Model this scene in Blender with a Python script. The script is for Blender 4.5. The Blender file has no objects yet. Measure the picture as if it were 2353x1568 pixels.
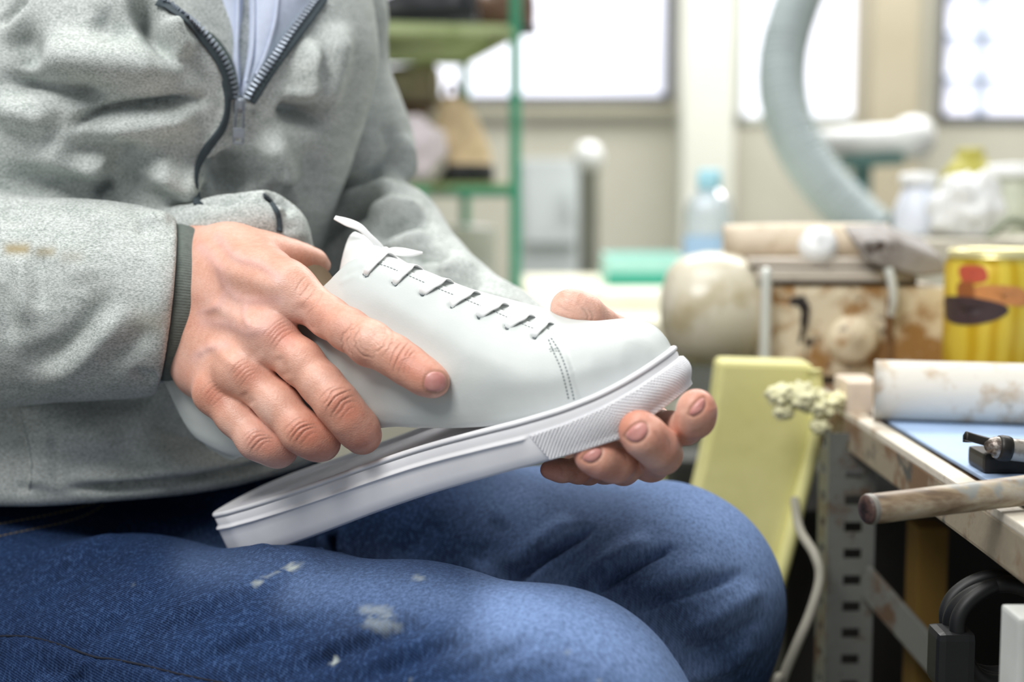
import bpy, bmesh, math, random
import numpy as np
from mathutils import Vector, Matrix
from mathutils.bvhtree import BVHTree

# ------------------------------------------------------------------ camera, world, light
S = bpy.context.scene
COL = S.collection
PW, PH = 2353.0, 1568.0
LENS = 50.0
F = LENS / 36.0 * PW
TH = math.radians(5.8)
CAM = np.array([0.0, 0.0, 0.85])
FW = np.array([0.0, math.cos(TH), -math.sin(TH)])
UP = np.array([0.0, math.sin(TH), math.cos(TH)])
RT = np.array([1.0, 0.0, 0.0])

cd = bpy.data.cameras.new('camera')
cam = bpy.data.objects.new('camera', cd)
COL.objects.link(cam)
cam.location = CAM
cam.rotation_euler = (math.radians(90) - TH, 0, 0)
cd.lens = LENS
cd.sensor_width = 36
cd.clip_start = 0.05
cd.dof.use_dof = True
cd.dof.focus_distance = 0.745
cd.dof.aperture_fstop = 50 / 12.5
S.camera = cam

wd = bpy.data.worlds.new('world')
S.world = wd
wd.use_nodes = True
wd.node_tree.nodes['Background'].inputs[0].default_value = (0.90, 0.95, 1.0, 1)
wd.node_tree.nodes['Background'].inputs[1].default_value = 0.25
S.view_settings.view_transform = 'Standard'
S.view_settings.look = 'None'
S.view_settings.gamma = 1
S.view_settings.exposure = 0.42


def area(name, loc, rot, size, power, col=(1, 1, 1)):
    l = bpy.data.lights.new(name, 'AREA')
    l.shape = 'RECTANGLE'
    l.size, l.size_y = size
    l.energy = power
    l.color = col
    o = bpy.data.objects.new(name, l)
    o.location = loc
    o.rotation_euler = rot
    COL.objects.link(o)
    return o


def aim(loc, to):
    return (Vector(to) - Vector(loc)).to_track_quat('-Z', 'Y').to_euler()


area('ceiling_light', (-0.15, 0.95, 2.6), (0, 0, 0), (1.0, 0.8), 15, (1.0, 0.99, 0.97))
area('front_key', (-0.75, -0.35, 2.3), aim((-0.75, -0.35, 2.3), (-0.05, 0.8, 0.72)), (0.9, 0.8), 28, (1.0, 0.99, 0.97))  # unseen key light added high at front left, no fixture stands there
area('ceiling_light', (0.8, 3.0, 2.6), (0, 0, 0), (2.6, 1.2), 80, (1.0, 0.99, 0.98))

# ------------------------------------------------------------------ helpers


def W(px, py, d):
    return CAM + d * (FW + RT * ((px - PW / 2) / F) + UP * ((PH / 2 - py) / F))


def proj(V):
    Q = np.asarray(V) - CAM
    d = Q @ FW
    return PW / 2 + F * (Q @ RT) / d, PH / 2 - F * (Q @ UP) / d, d


def lin(h):
    h = h.lstrip('#')
    r = []
    for i in (0, 2, 4):
        c = int(h[i:i + 2], 16) / 255
        r.append(c / 12.92 if c <= .04045 else ((c + .055) / 1.055) ** 2.4)
    return (r[0], r[1], r[2], 1)


def smin(a, b, k):
    h = np.maximum(k - np.abs(a - b), 0) / k
    return np.minimum(a, b) - h * h * k * .25


class Vol:
    def __init__(s, lo, hi, h):
        s.h = h
        s.lo = np.array(lo) - 3 * h
        n = np.ceil((np.array(hi) - s.lo) / h).astype(int) + 4
        s.n = n
        s.ax = [(s.lo[i] + h * np.arange(n[i])).astype(np.float32) for i in range(3)]

    def field(s):
        return np.full(s.n, 1.0, np.float32)

    def sub(s, lo, hi):
        i0 = np.clip(((np.array(lo) - s.lo) / s.h).astype(int), 0, s.n)
        i1 = np.clip(((np.array(hi) - s.lo) / s.h).astype(int) + 2, 0, s.n)
        return tuple(slice(a, b) for a, b in zip(i0, i1))

    def grid(s, sl):
        return (s.ax[0][sl[0]][:, None, None], s.ax[1][sl[1]][None, :, None], s.ax[2][sl[2]][None, None, :])

    def cone(s, D, a, b, ra, rb, k=.004):
        m = max(ra, rb) + k + 4 * s.h
        sl = s.sub(np.minimum(a, b) - m, np.maximum(a, b) + m)
        x, y, z = s.grid(sl)
        if min(x.size, y.size, z.size) == 0:
            return
        ba = b - a
        L = float(ba @ ba) + 1e-12
        h = np.clip(((x - a[0]) * ba[0] + (y - a[1]) * ba[1] + (z - a[2]) * ba[2]) / L, 0, 1).astype(np.float32)
        d = np.sqrt((x - a[0] - ba[0] * h) ** 2 + (y - a[1] - ba[1] * h) ** 2 + (z - a[2] - ba[2] * h) ** 2) - (ra + (rb - ra) * h)
        D[sl] = smin(D[sl], d.astype(np.float32), k)

    def chain(s, D, nodes, k=.004):
        # nodes: (px, py, depth, radius px)
        P = [(W(n[0], n[1], n[2]), n[3] * n[2] / F) for n in nodes]
        for (a, ra), (b, rb) in zip(P, P[1:]):
            s.cone(D, a, b, ra, rb, k)

    def half(s, D, p, n, k=.004):
        # cut away everything on the +n side of the plane
        x, y, z = s.grid((slice(None),) * 3)
        d = ((x - p[0]) * n[0] + (y - p[1]) * n[1] + (z - p[2]) * n[2]).astype(np.float32)
        D[:] = -smin(-D, -d, k)


def nodes_box(*chains):
    P = []
    for c in chains:
        for n in c:
            p = W(n[0], n[1], n[2])
            r = n[3] * n[2] / F
            P += [p - r, p + r]
    P = np.array(P)
    return P.min(0) - .004, P.max(0) + .004


def surface_nets(D, lo, h):
    s = D < 0
    nx, ny, nz = [n - 1 for n in D.shape]
    c = np.zeros((nx, ny, nz), np.int8)
    for i in (0, 1):
        for j in (0, 1):
            for k in (0, 1):
                c += s[i:i + nx, j:j + ny, k:k + nz]
    act = (c > 0) & (c < 8)
    I, J, K = np.nonzero(act)
    idx = np.full((nx, ny, nz), -1, np.int32)
    idx[I, J, K] = np.arange(len(I))
    acc = np.zeros((len(I), 3))
    cnt = np.zeros(len(I))
    for ax in range(3):
        o = [a for a in range(3) if a != ax]
        for u in (0, 1):
            for v in (0, 1):
                off = [0, 0, 0]
                off[o[0]] = u
                off[o[1]] = v
                e = off.copy()
                e[ax] = 1
                a = D[I + off[0], J + off[1], K + off[2]]
                b = D[I + e[0], J + e[1], K + e[2]]
                m = (a < 0) != (b < 0)
                t = np.where(m, a / np.where(m, a - b, 1), 0)
                pos = np.array(off, float)[None].repeat(len(I), 0)
                pos[:, ax] += t
                acc[m] += pos[m]
                cnt[m] += 1
    V = np.stack([I, J, K], 1) + acc / cnt[:, None]
    V = V * h + lo
    Fs = []
    for ax in range(3):
        o1, o2 = (ax + 1) % 3, (ax + 2) % 3
        sl0 = [slice(None)] * 3
        sl1 = [slice(None)] * 3
        sl0[ax] = slice(0, -1)
        sl1[ax] = slice(1, None)
        a = s[tuple(sl0)]
        b = s[tuple(sl1)]
        E = np.argwhere(a != b)
        E = E[(E[:, o1] > 0) & (E[:, o2] > 0) & (E[:, o1] < D.shape[o1] - 1) & (E[:, o2] < D.shape[o2] - 1)]
        if not len(E):
            continue
        e1 = np.zeros(3, int)
        e1[o1] = 1
        e2 = np.zeros(3, int)
        e2[o2] = 1
        q = [E - e1 - e2, E - e2, E, E - e1]
        q = np.stack([idx[t[:, 0], t[:, 1], t[:, 2]] for t in q], 1)
        fl = ~a[E[:, 0], E[:, 1], E[:, 2]]
        q[fl] = q[fl][:, ::-1]
        Fs.append(q)
    Q = np.concatenate(Fs)
    return V, Q[(Q >= 0).all(1)]


def vnormals(V, Q):
    A = V[Q[:, 2]] - V[Q[:, 0]]
    B = V[Q[:, 3]] - V[Q[:, 1]]
    n = np.cross(A, B)
    N = np.zeros_like(V)
    for c in range(4):
        for a in range(3):
            N[:, a] += np.bincount(Q[:, c], n[:, a], len(V))
    return N / (np.linalg.norm(N, axis=1, keepdims=True) + 1e-20)


def relax(V, Q, n=1, lam=.5):
    E = np.concatenate([Q[:, [0, 1]], Q[:, [1, 2]], Q[:, [2, 3]], Q[:, [3, 0]]])
    E = np.concatenate([E, E[:, ::-1]])
    deg = np.maximum(np.bincount(E[:, 0], minlength=len(V)), 1)
    for _ in range(n):
        M = np.stack([np.bincount(E[:, 0], V[E[:, 1], a], len(V)) for a in range(3)], 1) / deg[:, None]
        V = V + lam * (M - V)
    return V


def seg_dist(px, py, pts, closed=False):
    """distance to a pixel polyline, running parameter 0..1, signed side"""
    pts = np.array(pts, float)
    if closed:
        pts = np.vstack([pts, pts[:1]])
    L = np.linalg.norm(np.diff(pts, axis=0), axis=1)
    cum = np.concatenate([[0], np.cumsum(L)])
    best = np.full(px.shape, 1e9)
    s = np.zeros(px.shape)
    side = np.zeros(px.shape)
    for i in range(len(L)):
        a = pts[i]
        d = pts[i + 1] - a
        t = np.clip(((px - a[0]) * d[0] + (py - a[1]) * d[1]) / (L[i] ** 2 + 1e-9), 0, 1)
        ex = px - a[0] - d[0] * t
        ey = py - a[1] - d[1] * t
        dd = np.hypot(ex, ey)
        m = dd < best
        best[m] = dd[m]
        s[m] = ((cum[i] + t * L[i]) / cum[-1])[m]
        side[m] = np.sign(d[0] * ey - d[1] * ex)[m]
    return best, s, side


def smooth_pts(pts, n=6, closed=False):
    p = np.array(pts, float)
    if len(p) < 3:
        return p
    out = []
    N = len(p)
    rng = range(N if closed else N - 1)
    for i in rng:
        if closed:
            a, b, c, d = p[i - 1], p[i], p[(i + 1) % N], p[(i + 2) % N]
        else:
            a, b, c, d = p[max(i - 1, 0)], p[i], p[i + 1], p[min(i + 2, N - 1)]
        for t in np.arange(n) / n:
            out.append(.5 * (2 * b + (c - a) * t + (2 * a - 5 * b + 4 * c - d) * t * t + (3 * b - a - 3 * c + d) * t ** 3))
    if not closed:
        out.append(p[-1])
    return np.array(out)


class Clay:
    """a dense mesh that is pushed in and out along its normals by strokes"""

    def __init__(s, V, Q):
        s.V = V
        s.Q = Q
        s.refresh()

    def refresh(s):
        s.N = vnormals(s.V, s.Q)
        s.px, s.py, s.d = proj(s.V)
        view = s.V - CAM
        view /= np.linalg.norm(view, axis=1, keepdims=True)
        s.face = np.clip(-(s.N * view).sum(1) * 3, 0, 1)

    def mask(s, pts, sig, taper=.18, dr=None, sm=True, closed=False):
        p = smooth_pts(pts, 5, closed) if sm else np.array(pts, float)
        lo = p.min(0) - 3.2 * sig
        hi = p.max(0) + 3.2 * sig
        m = (s.px > lo[0]) & (s.px < hi[0]) & (s.py > lo[1]) & (s.py < hi[1]) & (s.face > 0)
        if dr:
            m &= (s.d > dr[0]) & (s.d < dr[1])
        i = np.nonzero(m)[0]
        if not len(i):
            return i, np.zeros(0), np.zeros(0), np.zeros(0)
        dist, t, side = seg_dist(s.px[i], s.py[i], p, closed)
        tp = np.ones(len(i))
        if taper and not closed:
            tp = np.clip(np.minimum(t, 1 - t) / taper, 0, 1)
            tp = tp * tp * (3 - 2 * tp)
        return i, dist, tp * s.face[i], side

    def stroke(s, pts, sig, amp, taper=.18, dr=None, closed=False):
        i, dist, w, side = s.mask(pts, sig, taper, dr, closed=closed)
        if len(i):
            s.V[i] += s.N[i] * (amp * w * np.exp(-.5 * (dist / sig) ** 2))[:, None]

    def step(s, pts, sig, fall, amp, taper=.18, dr=None, flip=1):
        """raise the left side of the stroke, sharp on the line, fading over fall px"""
        i, dist, w, side = s.mask(pts, max(sig, fall), taper, dr)
        if len(i):
            sd = -dist * side * flip
            prof = 1 / (1 + np.exp(-sd / sig * 2)) * np.exp(-.5 * (np.maximum(sd, 0) / fall) ** 2)
            s.V[i] += s.N[i] * (amp * w * prof)[:, None]

    def inside(s, poly):
        return in_poly(s.px, s.py, poly)

    def region(s, poly, amp, soft=2.0, dr=None):
        p = smooth_pts(poly, 6, True)
        dist, t, side = seg_dist(s.px, s.py, p, True)
        ins = in_poly(s.px, s.py, p)
        sd = np.where(ins, dist, -dist)
        w = np.clip(sd / soft * .5 + .5, 0, 1) * (s.face > 0)
        if dr:
            w *= (s.d > dr[0]) & (s.d < dr[1])
        s.V += s.N * (amp * w)[:, None]
        return w


def in_poly(px, py, poly):
    poly = np.array(poly, float)
    ins = np.zeros(px.shape, bool)
    j = len(poly) - 1
    for i in range(len(poly)):
        xi, yi = poly[i]
        xj, yj = poly[j]
        c = ((yi > py) != (yj > py)) & (px < (xj - xi) * (py - yi) / (yj - yi + 1e-12) + xi)
        ins ^= c
        j = i
    return ins


def make(name, V, faces, mat, parent=None, smooth=True, attrs=None):
    me = bpy.data.meshes.new(name)
    V = np.asarray(V, float)
    if isinstance(faces, np.ndarray) and faces.ndim == 2:
        n, k = faces.shape
        me.vertices.add(len(V))
        me.vertices.foreach_set('co', V.astype(np.float32).ravel())
        me.loops.add(n * k)
        me.loops.foreach_set('vertex_index', faces.astype(np.int32).ravel())
        me.polygons.add(n)
        me.polygons.foreach_set('loop_start', (np.arange(n) * k).astype(np.int32))
        me.update(calc_edges=True)
    else:
        me.from_pydata([tuple(v) for v in V], [], [tuple(int(i) for i in f) for f in faces])
    me.polygons.foreach_set('use_smooth', np.full(len(me.polygons), smooth))
    if attrs:
        for k, a in attrs.items():
            at = me.attributes.new(k, 'FLOAT', 'POINT')
            at.data.foreach_set('value', np.asarray(a, np.float32))
    me.update()
    o = bpy.data.objects.new(name, me)
    if mat:
        me.materials.append(mat)
    COL.objects.link(o)
    if parent:
        o.parent = parent
        o.matrix_parent_inverse = parent.matrix_world.inverted()
    return o


def tag(o, label=None, cat=None, group=None, kind=None):
    if label:
        o['label'] = label
    if cat:
        o['category'] = cat
    if group:
        o['group'] = group
    if kind:
        o['kind'] = kind
    return o


def empty(name, loc, label=None, cat=None, group=None):
    o = bpy.data.objects.new(name, None)
    o.empty_display_size = .02
    o.location = loc
    COL.objects.link(o)
    bpy.context.view_layer.update()
    return tag(o, label, cat, group)


def bvh(V, Q):
    return BVHTree.FromPolygons([tuple(v) for v in V], [tuple(int(i) for i in q) for q in Q])


def hit(tree, px, py, back=0.0):
    d = W(px, py, 1.0) - CAM
    d /= np.linalg.norm(d)
    p, n, i, t = tree.ray_cast(Vector(CAM), Vector(d))
    if p is None:
        return None, None
    p = np.array(p)
    n = np.array(n)
    if n @ d > 0:
        n = -n
    return p, n


def grid_faces(nu, nv, cu=False, cv=False):
    f = []
    for i in range(nu if cu else nu - 1):
        for j in range(nv if cv else nv - 1):
            a = i * nv + j
            b = ((i + 1) % nu) * nv + j
            c = ((i + 1) % nu) * nv + (j + 1) % nv
            d = i * nv + (j + 1) % nv
            f.append((a, b, c, d))
    return np.array(f)


def lathe(prof, n=32, axis=(0, 0, 1), at=(0, 0, 0)):
    """prof: list of (r, z) along the axis"""
    ax = Vector(axis).normalized()
    q = ax.to_track_quat('Z', 'Y')
    V = []
    for r, z in prof:
        for k in range(n):
            a = 2 * math.pi * k / n
            V.append(np.array(q @ Vector((r * math.cos(a), r * math.sin(a), z))) + np.array(at))
    Fc = [tuple(x) for x in grid_faces(len(prof), n, False, True)]
    Fc.append(tuple(range(n))[::-1])
    Fc.append(tuple(range((len(prof) - 1) * n, len(prof) * n)))
    return np.array(V), Fc


def join(*parts):
    V, Fc, o = [], [], 0
    for v, f in parts:
        V.append(np.asarray(v, float))
        Fc += [tuple(int(i) + o for i in t) for t in f]
        o += len(v)
    return np.vstack(V), Fc


def tube(pts, r, n=12, sm=6, cap=True):
    p = np.array(pts, float)
    rr = np.array([r] * len(p) if np.isscalar(r) else r, float)
    if sm > 1 and len(p) > 2:
        q = smooth_pts(np.hstack([p, rr[:, None]]), sm)
        p, rr = q[:, :3], q[:, 3]
    T = np.gradient(p, axis=0)
    T /= np.linalg.norm(T, axis=1, keepdims=True)
    u = np.cross(T[0], [0.3, 0.2, 1.0])
    if np.linalg.norm(u) < 1e-3:
        u = np.cross(T[0], [1, 0, 0])
    V = []
    for i in range(len(p)):
        u = u - T[i] * (u @ T[i])
        u /= np.linalg.norm(u)
        w = np.cross(T[i], u)
        for k in range(n):
            a = 2 * math.pi * k / n
            V.append(p[i] + rr[i] * (math.cos(a) * u + math.sin(a) * w))
    Fc = [tuple(x) for x in grid_faces(len(p), n, False, True)]
    if cap:
        Fc.append(tuple(range(n))[::-1])
        Fc.append(tuple(range((len(p) - 1) * n, len(p) * n)))
    return np.array(V), Fc


def box(c, s, rot=None, bev=0.0):
    """bevelled box, c centre, s full sizes, rot 3x3"""
    bm = bmesh.new()
    bmesh.ops.create_cube(bm, size=1)
    for v in bm.verts:
        v.co = Vector((v.co.x * s[0], v.co.y * s[1], v.co.z * s[2]))
    if bev:
        bmesh.ops.bevel(bm, geom=list(bm.edges), offset=bev, segments=2, profile=.7, affect='EDGES')
    bm.verts.index_update()
    V = np.array([v.co[:] for v in bm.verts])
    Fc = [tuple(v.index for v in f.verts) for f in bm.faces]
    bm.free()
    if rot is not None:
        V = V @ np.array(rot).T
    return V + np.array(c), Fc


def beam(a, b, w, t, up=(0, 0, 1), bev=.001):
    """a bar from a to b, w wide sideways, t thick along up"""
    a, b = np.array(a, float), np.array(b, float)
    x = b - a
    L = np.linalg.norm(x)
    x /= L
    y = np.cross(up, x)
    y /= np.linalg.norm(y)
    z = np.cross(x, y)
    return box((a + b) / 2, (L, w, t), np.stack([x, y, z], 1), bev)


def ribbon(P, N, w, t, sm=4):
    """a flat strip along points P with normals N, width w (scalar or list), thickness t"""
    P = np.array(P, float)
    N = np.array(N, float)
    w = np.array([w] * len(P) if np.isscalar(w) else w, float)
    if sm > 1 and len(P) > 2:
        q = smooth_pts(np.hstack([P, N, w[:, None]]), sm)
        P, N, w = q[:, :3], q[:, 3:6], q[:, 6]
    T = np.gradient(P, axis=0)
    T /= np.linalg.norm(T, axis=1, keepdims=True) + 1e-12
    N = N - T * (N * T).sum(1)[:, None]
    N /= np.linalg.norm(N, axis=1, keepdims=True) + 1e-12
    B = np.cross(T, N)
    prof = [(-.5, 0.15), (-.46, .8), (-.3, 1), (0, 1.08), (.3, 1), (.46, .8), (.5, .15), (.46, 0), (-.46, 0)]
    V = []
    for i in range(len(P)):
        for u, v in prof:
            V.append(P[i] + B[i] * u * w[i] + N[i] * v * t)
    n = len(prof)
    Fc = [tuple(x) for x in grid_faces(len(P), n, False, True)]
    Fc += [tuple(range(n)), tuple(range((len(P) - 1) * n, len(P) * n))[::-1]]
    return np.array(V), Fc


def on_surface(tree, pts, off=0.0, sm=5):
    P, N = [], []
    for x, y in (smooth_pts(pts, sm) if sm > 1 else pts):
        p, n = hit(tree, x, y)
        if p is not None:
            P.append(p + n * off)
            N.append(n)
    return np.array(P), np.array(N)


def smooth_normals(N, k=3):
    N = np.array(N)
    for _ in range(k):
        M = N.copy()
        M[1:-1] = (N[:-2] + N[1:-1] + N[2:]) / 3
        N = M / np.linalg.norm(M, axis=1, keepdims=True)
    return N


def dashes(tree, pts, step, length, wid, hgt, mat, name, parent, off=0.0, n=None):
    """a run of short stitches laid on a surface along a pixel polyline"""
    p = smooth_pts(pts, 6)
    L = np.concatenate([[0], np.cumsum(np.linalg.norm(np.diff(p, axis=0), axis=1))])
    parts = []
    s = 0
    while s + length < L[-1]:
        a = [np.interp(s, L, p[:, i]) for i in (0, 1)]
        b = [np.interp(s + length, L, p[:, i]) for i in (0, 1)]
        pa, na = hit(tree, *a)
        pb, nb = hit(tree, *b)
        if pa is not None and pb is not None and np.linalg.norm(pa - pb) < .01:
            parts.append(beam(pa + na * off, pb + nb * off, wid, hgt, na, 0))
        s += step
    if not parts:
        return None
    V, Fc = join(*parts)
    return make(name, V, Fc, mat, parent, False)


# ------------------------------------------------------------------ materials


class NT:
    def __init__(s, name):
        s.m = bpy.data.materials.new(name)
        s.m.use_nodes = True
        s.t = s.m.node_tree
        s.b = s.t.nodes['Principled BSDF']
        s.co = None

    def n(s, ty, **kw):
        x = s.t.nodes.new(ty)
        for k, v in kw.items():
            if isinstance(k, str) and hasattr(x, k):
                setattr(x, k, v)
        return x

    def l(s, a, b):
        s.t.links.new(a, b)

    def coord(s, scale=(1, 1, 1), rot=(0, 0, 0)):
        if s.co is None:
            s.co = s.n('ShaderNodeTexCoord')
        m = s.n('ShaderNodeMapping')
        m.inputs['Scale'].default_value = scale
        m.inputs['Rotation'].default_value = rot
        s.l(s.co.outputs['Object'], m.inputs[0])
        return m.outputs[0]

    def noise(s, scale, detail=3, rough=.55, vec=None):
        x = s.n('ShaderNodeTexNoise')
        x.inputs['Scale'].default_value = scale
        x.inputs['Detail'].default_value = detail
        x.inputs['Roughness'].default_value = rough
        s.l(vec if vec is not None else s.coord(), x.inputs['Vector'])
        return x.outputs['Fac']

    def ramp(s, fac, stops):
        x = s.n('ShaderNodeValToRGB')
        e = x.color_ramp.elements
        while len(e) < len(stops):
            e.new(.5)
        for q, (p, c) in zip(e, stops):
            q.position = p
            q.color = c if len(c) == 4 else (*c, 1)
        s.l(fac, x.inputs[0])
        return x.outputs[0]

    def mix(s, fac, a, b, mode='MIX'):
        x = s.n('ShaderNodeMix')
        x.data_type = 'RGBA'
        x.blend_type = mode
        for sock, v in ((x.inputs[0], fac), (x.inputs[6], a), (x.inputs[7], b)):
            if isinstance(v, (int, float)):
                sock.default_value = v
            elif isinstance(v, tuple):
                sock.default_value = v
            else:
                s.l(v, sock)
        return x.outputs[2]

    def math(s, op, a, b=0.0):
        x = s.n('ShaderNodeMath')
        x.operation = op
        for sock, v in zip(x.inputs, (a, b)):
            if isinstance(v, (int, float)):
                sock.default_value = v
            else:
                s.l(v, sock)
        return x.outputs[0]

    def attr(s, name):
        x = s.n('ShaderNodeAttribute')
        x.attribute_name = name
        return x.outputs['Fac']

    def bump(s, h, strength=.3, dist=.001, prev=None):
        x = s.n('ShaderNodeBump')
        x.inputs['Strength'].default_value = strength
        x.inputs['Distance'].default_value = dist
        s.l(h, x.inputs['Height'])
        if prev is not None:
            s.l(prev, x.inputs['Normal'])
        return x.outputs[0]

    def set(s, **kw):
        for k, v in kw.items():
            i = s.b.inputs[k.replace('_', ' ')]
            if isinstance(v, (int, float, tuple)):
                i.default_value = v
            else:
                s.l(v, i)
        return s.m


def simple(name, col, rough=.5, metal=0.0, var=.08, scale=40, bump=.0, dark=None):
    """plain colour with a little procedural wear"""
    t = NT(name)
    c = lin(col)
    d = lin(dark) if dark else tuple(max(0, x * (1 - var * 3)) for x in c[:3]) + (1,)
    n = t.noise(scale, 4, .6)
    base = t.ramp(n, [(.38, d), (.6, c)]) if dark or var else None
    if base is None:
        t.set(Base_Color=c)
    else:
        t.set(Base_Color=base)
    t.set(Roughness=rough, Metallic=metal)
    if bump:
        t.set(Normal=t.bump(t.noise(scale * 3, 3), bump, .002))
    return t.m
# ------------------------------------------------------------------ shoe materials


def mat_leather():
    t = NT('white_leather')
    n = t.noise(30, 3)
    c = t.ramp(n, [(.3, lin('#bfc5c3')), (.7, lin('#c8cdcb'))])
    v = t.n('ShaderNodeTexVoronoi')
    v.inputs['Scale'].default_value = 900
    t.l(t.coord(), v.inputs['Vector'])
    b = t.bump(v.outputs['Distance'], .05, .0006)
    b = t.bump(t.noise(60, 4), .10, .002, b)
    t.set(Base_Color=c, Roughness=.5, Specular_IOR_Level=.35, Normal=b, Coat_Weight=.06, Coat_Roughness=.35)
    t.set(Subsurface_Weight=.0)
    return t.m


def mat_rubber(name='white_rubber', col='#ededf0'):
    t = NT(name)
    n = t.noise(22, 4)
    c = t.ramp(n, [(.35, tuple(x * .93 for x in lin(col)[:3]) + (1,)), (.65, lin(col))])
    t.set(Base_Color=c, Roughness=.48, Normal=t.bump(t.noise(300, 3), .06, .0006))
    return t.m


M_LEATHER = mat_leather()
M_LINING = simple('tongue_leather', '#e3e7e6', .42, 0, .02, 60)
M_RUBBER = mat_rubber()
M_FOOTBED = simple('footbed_board', '#eeecf2', .7, 0, .03, 80)
M_LACE = NT('lace_cotton')
_v = M_LACE.n('ShaderNodeTexWave')
_v.inputs['Scale'].default_value = 700
M_LACE.l(M_LACE.coord(), _v.inputs['Vector'])
M_LACE.set(Base_Color=lin('#f6f7f7'), Roughness=.85, Normal=M_LACE.bump(_v.outputs['Fac'], .35, .0005))
M_LACE = M_LACE.m
M_DARK = simple('dark_eyelet', '#6c7275', .6, 0, 0)
M_STITCH = simple('white_thread', '#b9bfbf', .8, 0, 0)
M_HOLE = simple('needle_hole', '#6d7577', .9, 0, 0)
M_LAST = simple('tan_last', '#a58f74', .5, 0, .05, 30)


def frame(A, B, roll):
    L = np.linalg.norm(B - A)
    eL = (B - A) / L
    eW = np.cross(eL, [0, 0, 1.0])
    eW /= np.linalg.norm(eW)
    if eW[1] > 0:
        eW = -eW
    eH = np.cross(eW, eL)
    if eH[2] < 0:
        eH = -eH
    r = math.radians(roll)
    return L, eL, eW * math.cos(r) - eH * math.sin(r), eH * math.cos(r) + eW * math.sin(r)


def solve_h(P0, eH, tr):
    """height along eH at which the point meets the traced pixel curve"""
    tx = [p[0] for p in tr]
    ty = [p[1] for p in tr]
    lo, hi = -.12, .2
    for _ in range(40):
        m = (lo + hi) / 2
        x, y, _d = proj((P0 + eH * m)[None])
        if y[0] > np.interp(x[0], tx, ty):
            lo = m
        else:
            hi = m
    return (lo + hi) / 2


def crv(pts, n=8):
    return [tuple(p) for p in smooth_pts(pts, n)]


# ------------------------------------------------------------------ sole unit
SA, SB = W(516, 1160, .850), W(1545, 824, .686)
SL, sL, sW, sH = frame(SA, SB, 11)
HW_S = np.array([(0, 0), (.004, .009), (.015, .0165), (.04, .024), (.09, .0305), (.16, .0335), (.28, .0345), (.42, .0355), (.55, .0395),
                 (.68, .0450), (.78, .0468), (.86, .0440), (.92, .0375), (.96, .0285), (.985, .0185), (.996, .0095), (1, 0)])


def hw_s(l):
    return np.interp(l, HW_S[:, 0], HW_S[:, 1])


RIM = crv([(505, 1180), (560, 1161), (629, 1141), (728, 1109), (842, 1065), (950, 1030), (1078, 997), (1180, 967), (1254, 945), (1335, 921),
           (1439, 876), (1513, 841), (1550, 812), (1562, 800)])
BOT = crv([(540, 1293), (659, 1257), (710, 1241), (800, 1207), (890, 1172), (1000, 1135), (1078, 1110), (1180, 1085), (1291, 1056), (1402, 1019),
           (1513, 967), (1557, 941), (1585, 905)])
ls = np.linspace(.06, .93, 40)
hr = np.array([solve_h(SA + sL * l * SL + sW * hw_s(l), sH, RIM) for l in ls])
hb = np.array([solve_h(SA + sL * l * SL + sW * hw_s(l), sH, BOT) for l in ls])
c_hr = np.polyfit(np.r_[0, 0, ls, 1, 1], np.r_[0, 0, hr, .0045, .0045], 6)
c_hb = np.polyfit(ls, hb, 4)
print('sole rim', np.round(hr[::5], 4), 'bot', np.round(hb[::5], 4), 'L', SL)


def sole_h(l):
    return np.polyval(c_hr, l)


def sole_b(l):
    return np.minimum(np.polyval(c_hb, np.clip(l, .06, .93)) + np.clip((np.asarray(l) - .93) / .07, 0, 1) * .006, sole_h(l) - .02)


# outline of the sole, near side heel -> toe, then far side back, evenly spaced
t = np.linspace(0, math.pi, 400)
lf = (1 - np.cos(t)) / 2
near = np.stack([lf, hw_s(lf)], 1)
out = np.vstack([near, near[::-1][1:-1] * [1, -1]])
out = np.array(out) * [SL, 1]
seg = np.linalg.norm(np.diff(np.vstack([out, out[:1]]), axis=0), axis=1)
cum = np.r_[0, np.cumsum(seg)]
NS = 520
u = np.linspace(0, cum[-1], NS, endpoint=False)
oc = np.vstack([out, out[:1]])
OUT = np.stack([np.interp(u, cum, oc[:, 0]), np.interp(u, cum, oc[:, 1])], 1)
for _ in range(6):
    OUT = (np.roll(OUT, 1, 0) + 2 * OUT + np.roll(OUT, -1, 0)) / 4
tg = np.roll(OUT, -1, 0) - np.roll(OUT, 1, 0)
tg /= np.linalg.norm(tg, axis=1, keepdims=True)
ON = np.stack([-tg[:, 1], tg[:, 0]], 1)      # outward in (l, w)
ON[(ON * (OUT - [SL / 2, 0])).sum(1) < 0] *= -1


def sole_pt(i_xy, h):
    return SA + np.outer(i_xy[:, 0], sL) + np.outer(i_xy[:, 1], sW) + np.outer(h, sH)


lo_ = np.clip(OUT[:, 0] / SL, 0, 1)
top, bot = sole_h(lo_), sole_b(lo_)
hh = top - bot
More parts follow.
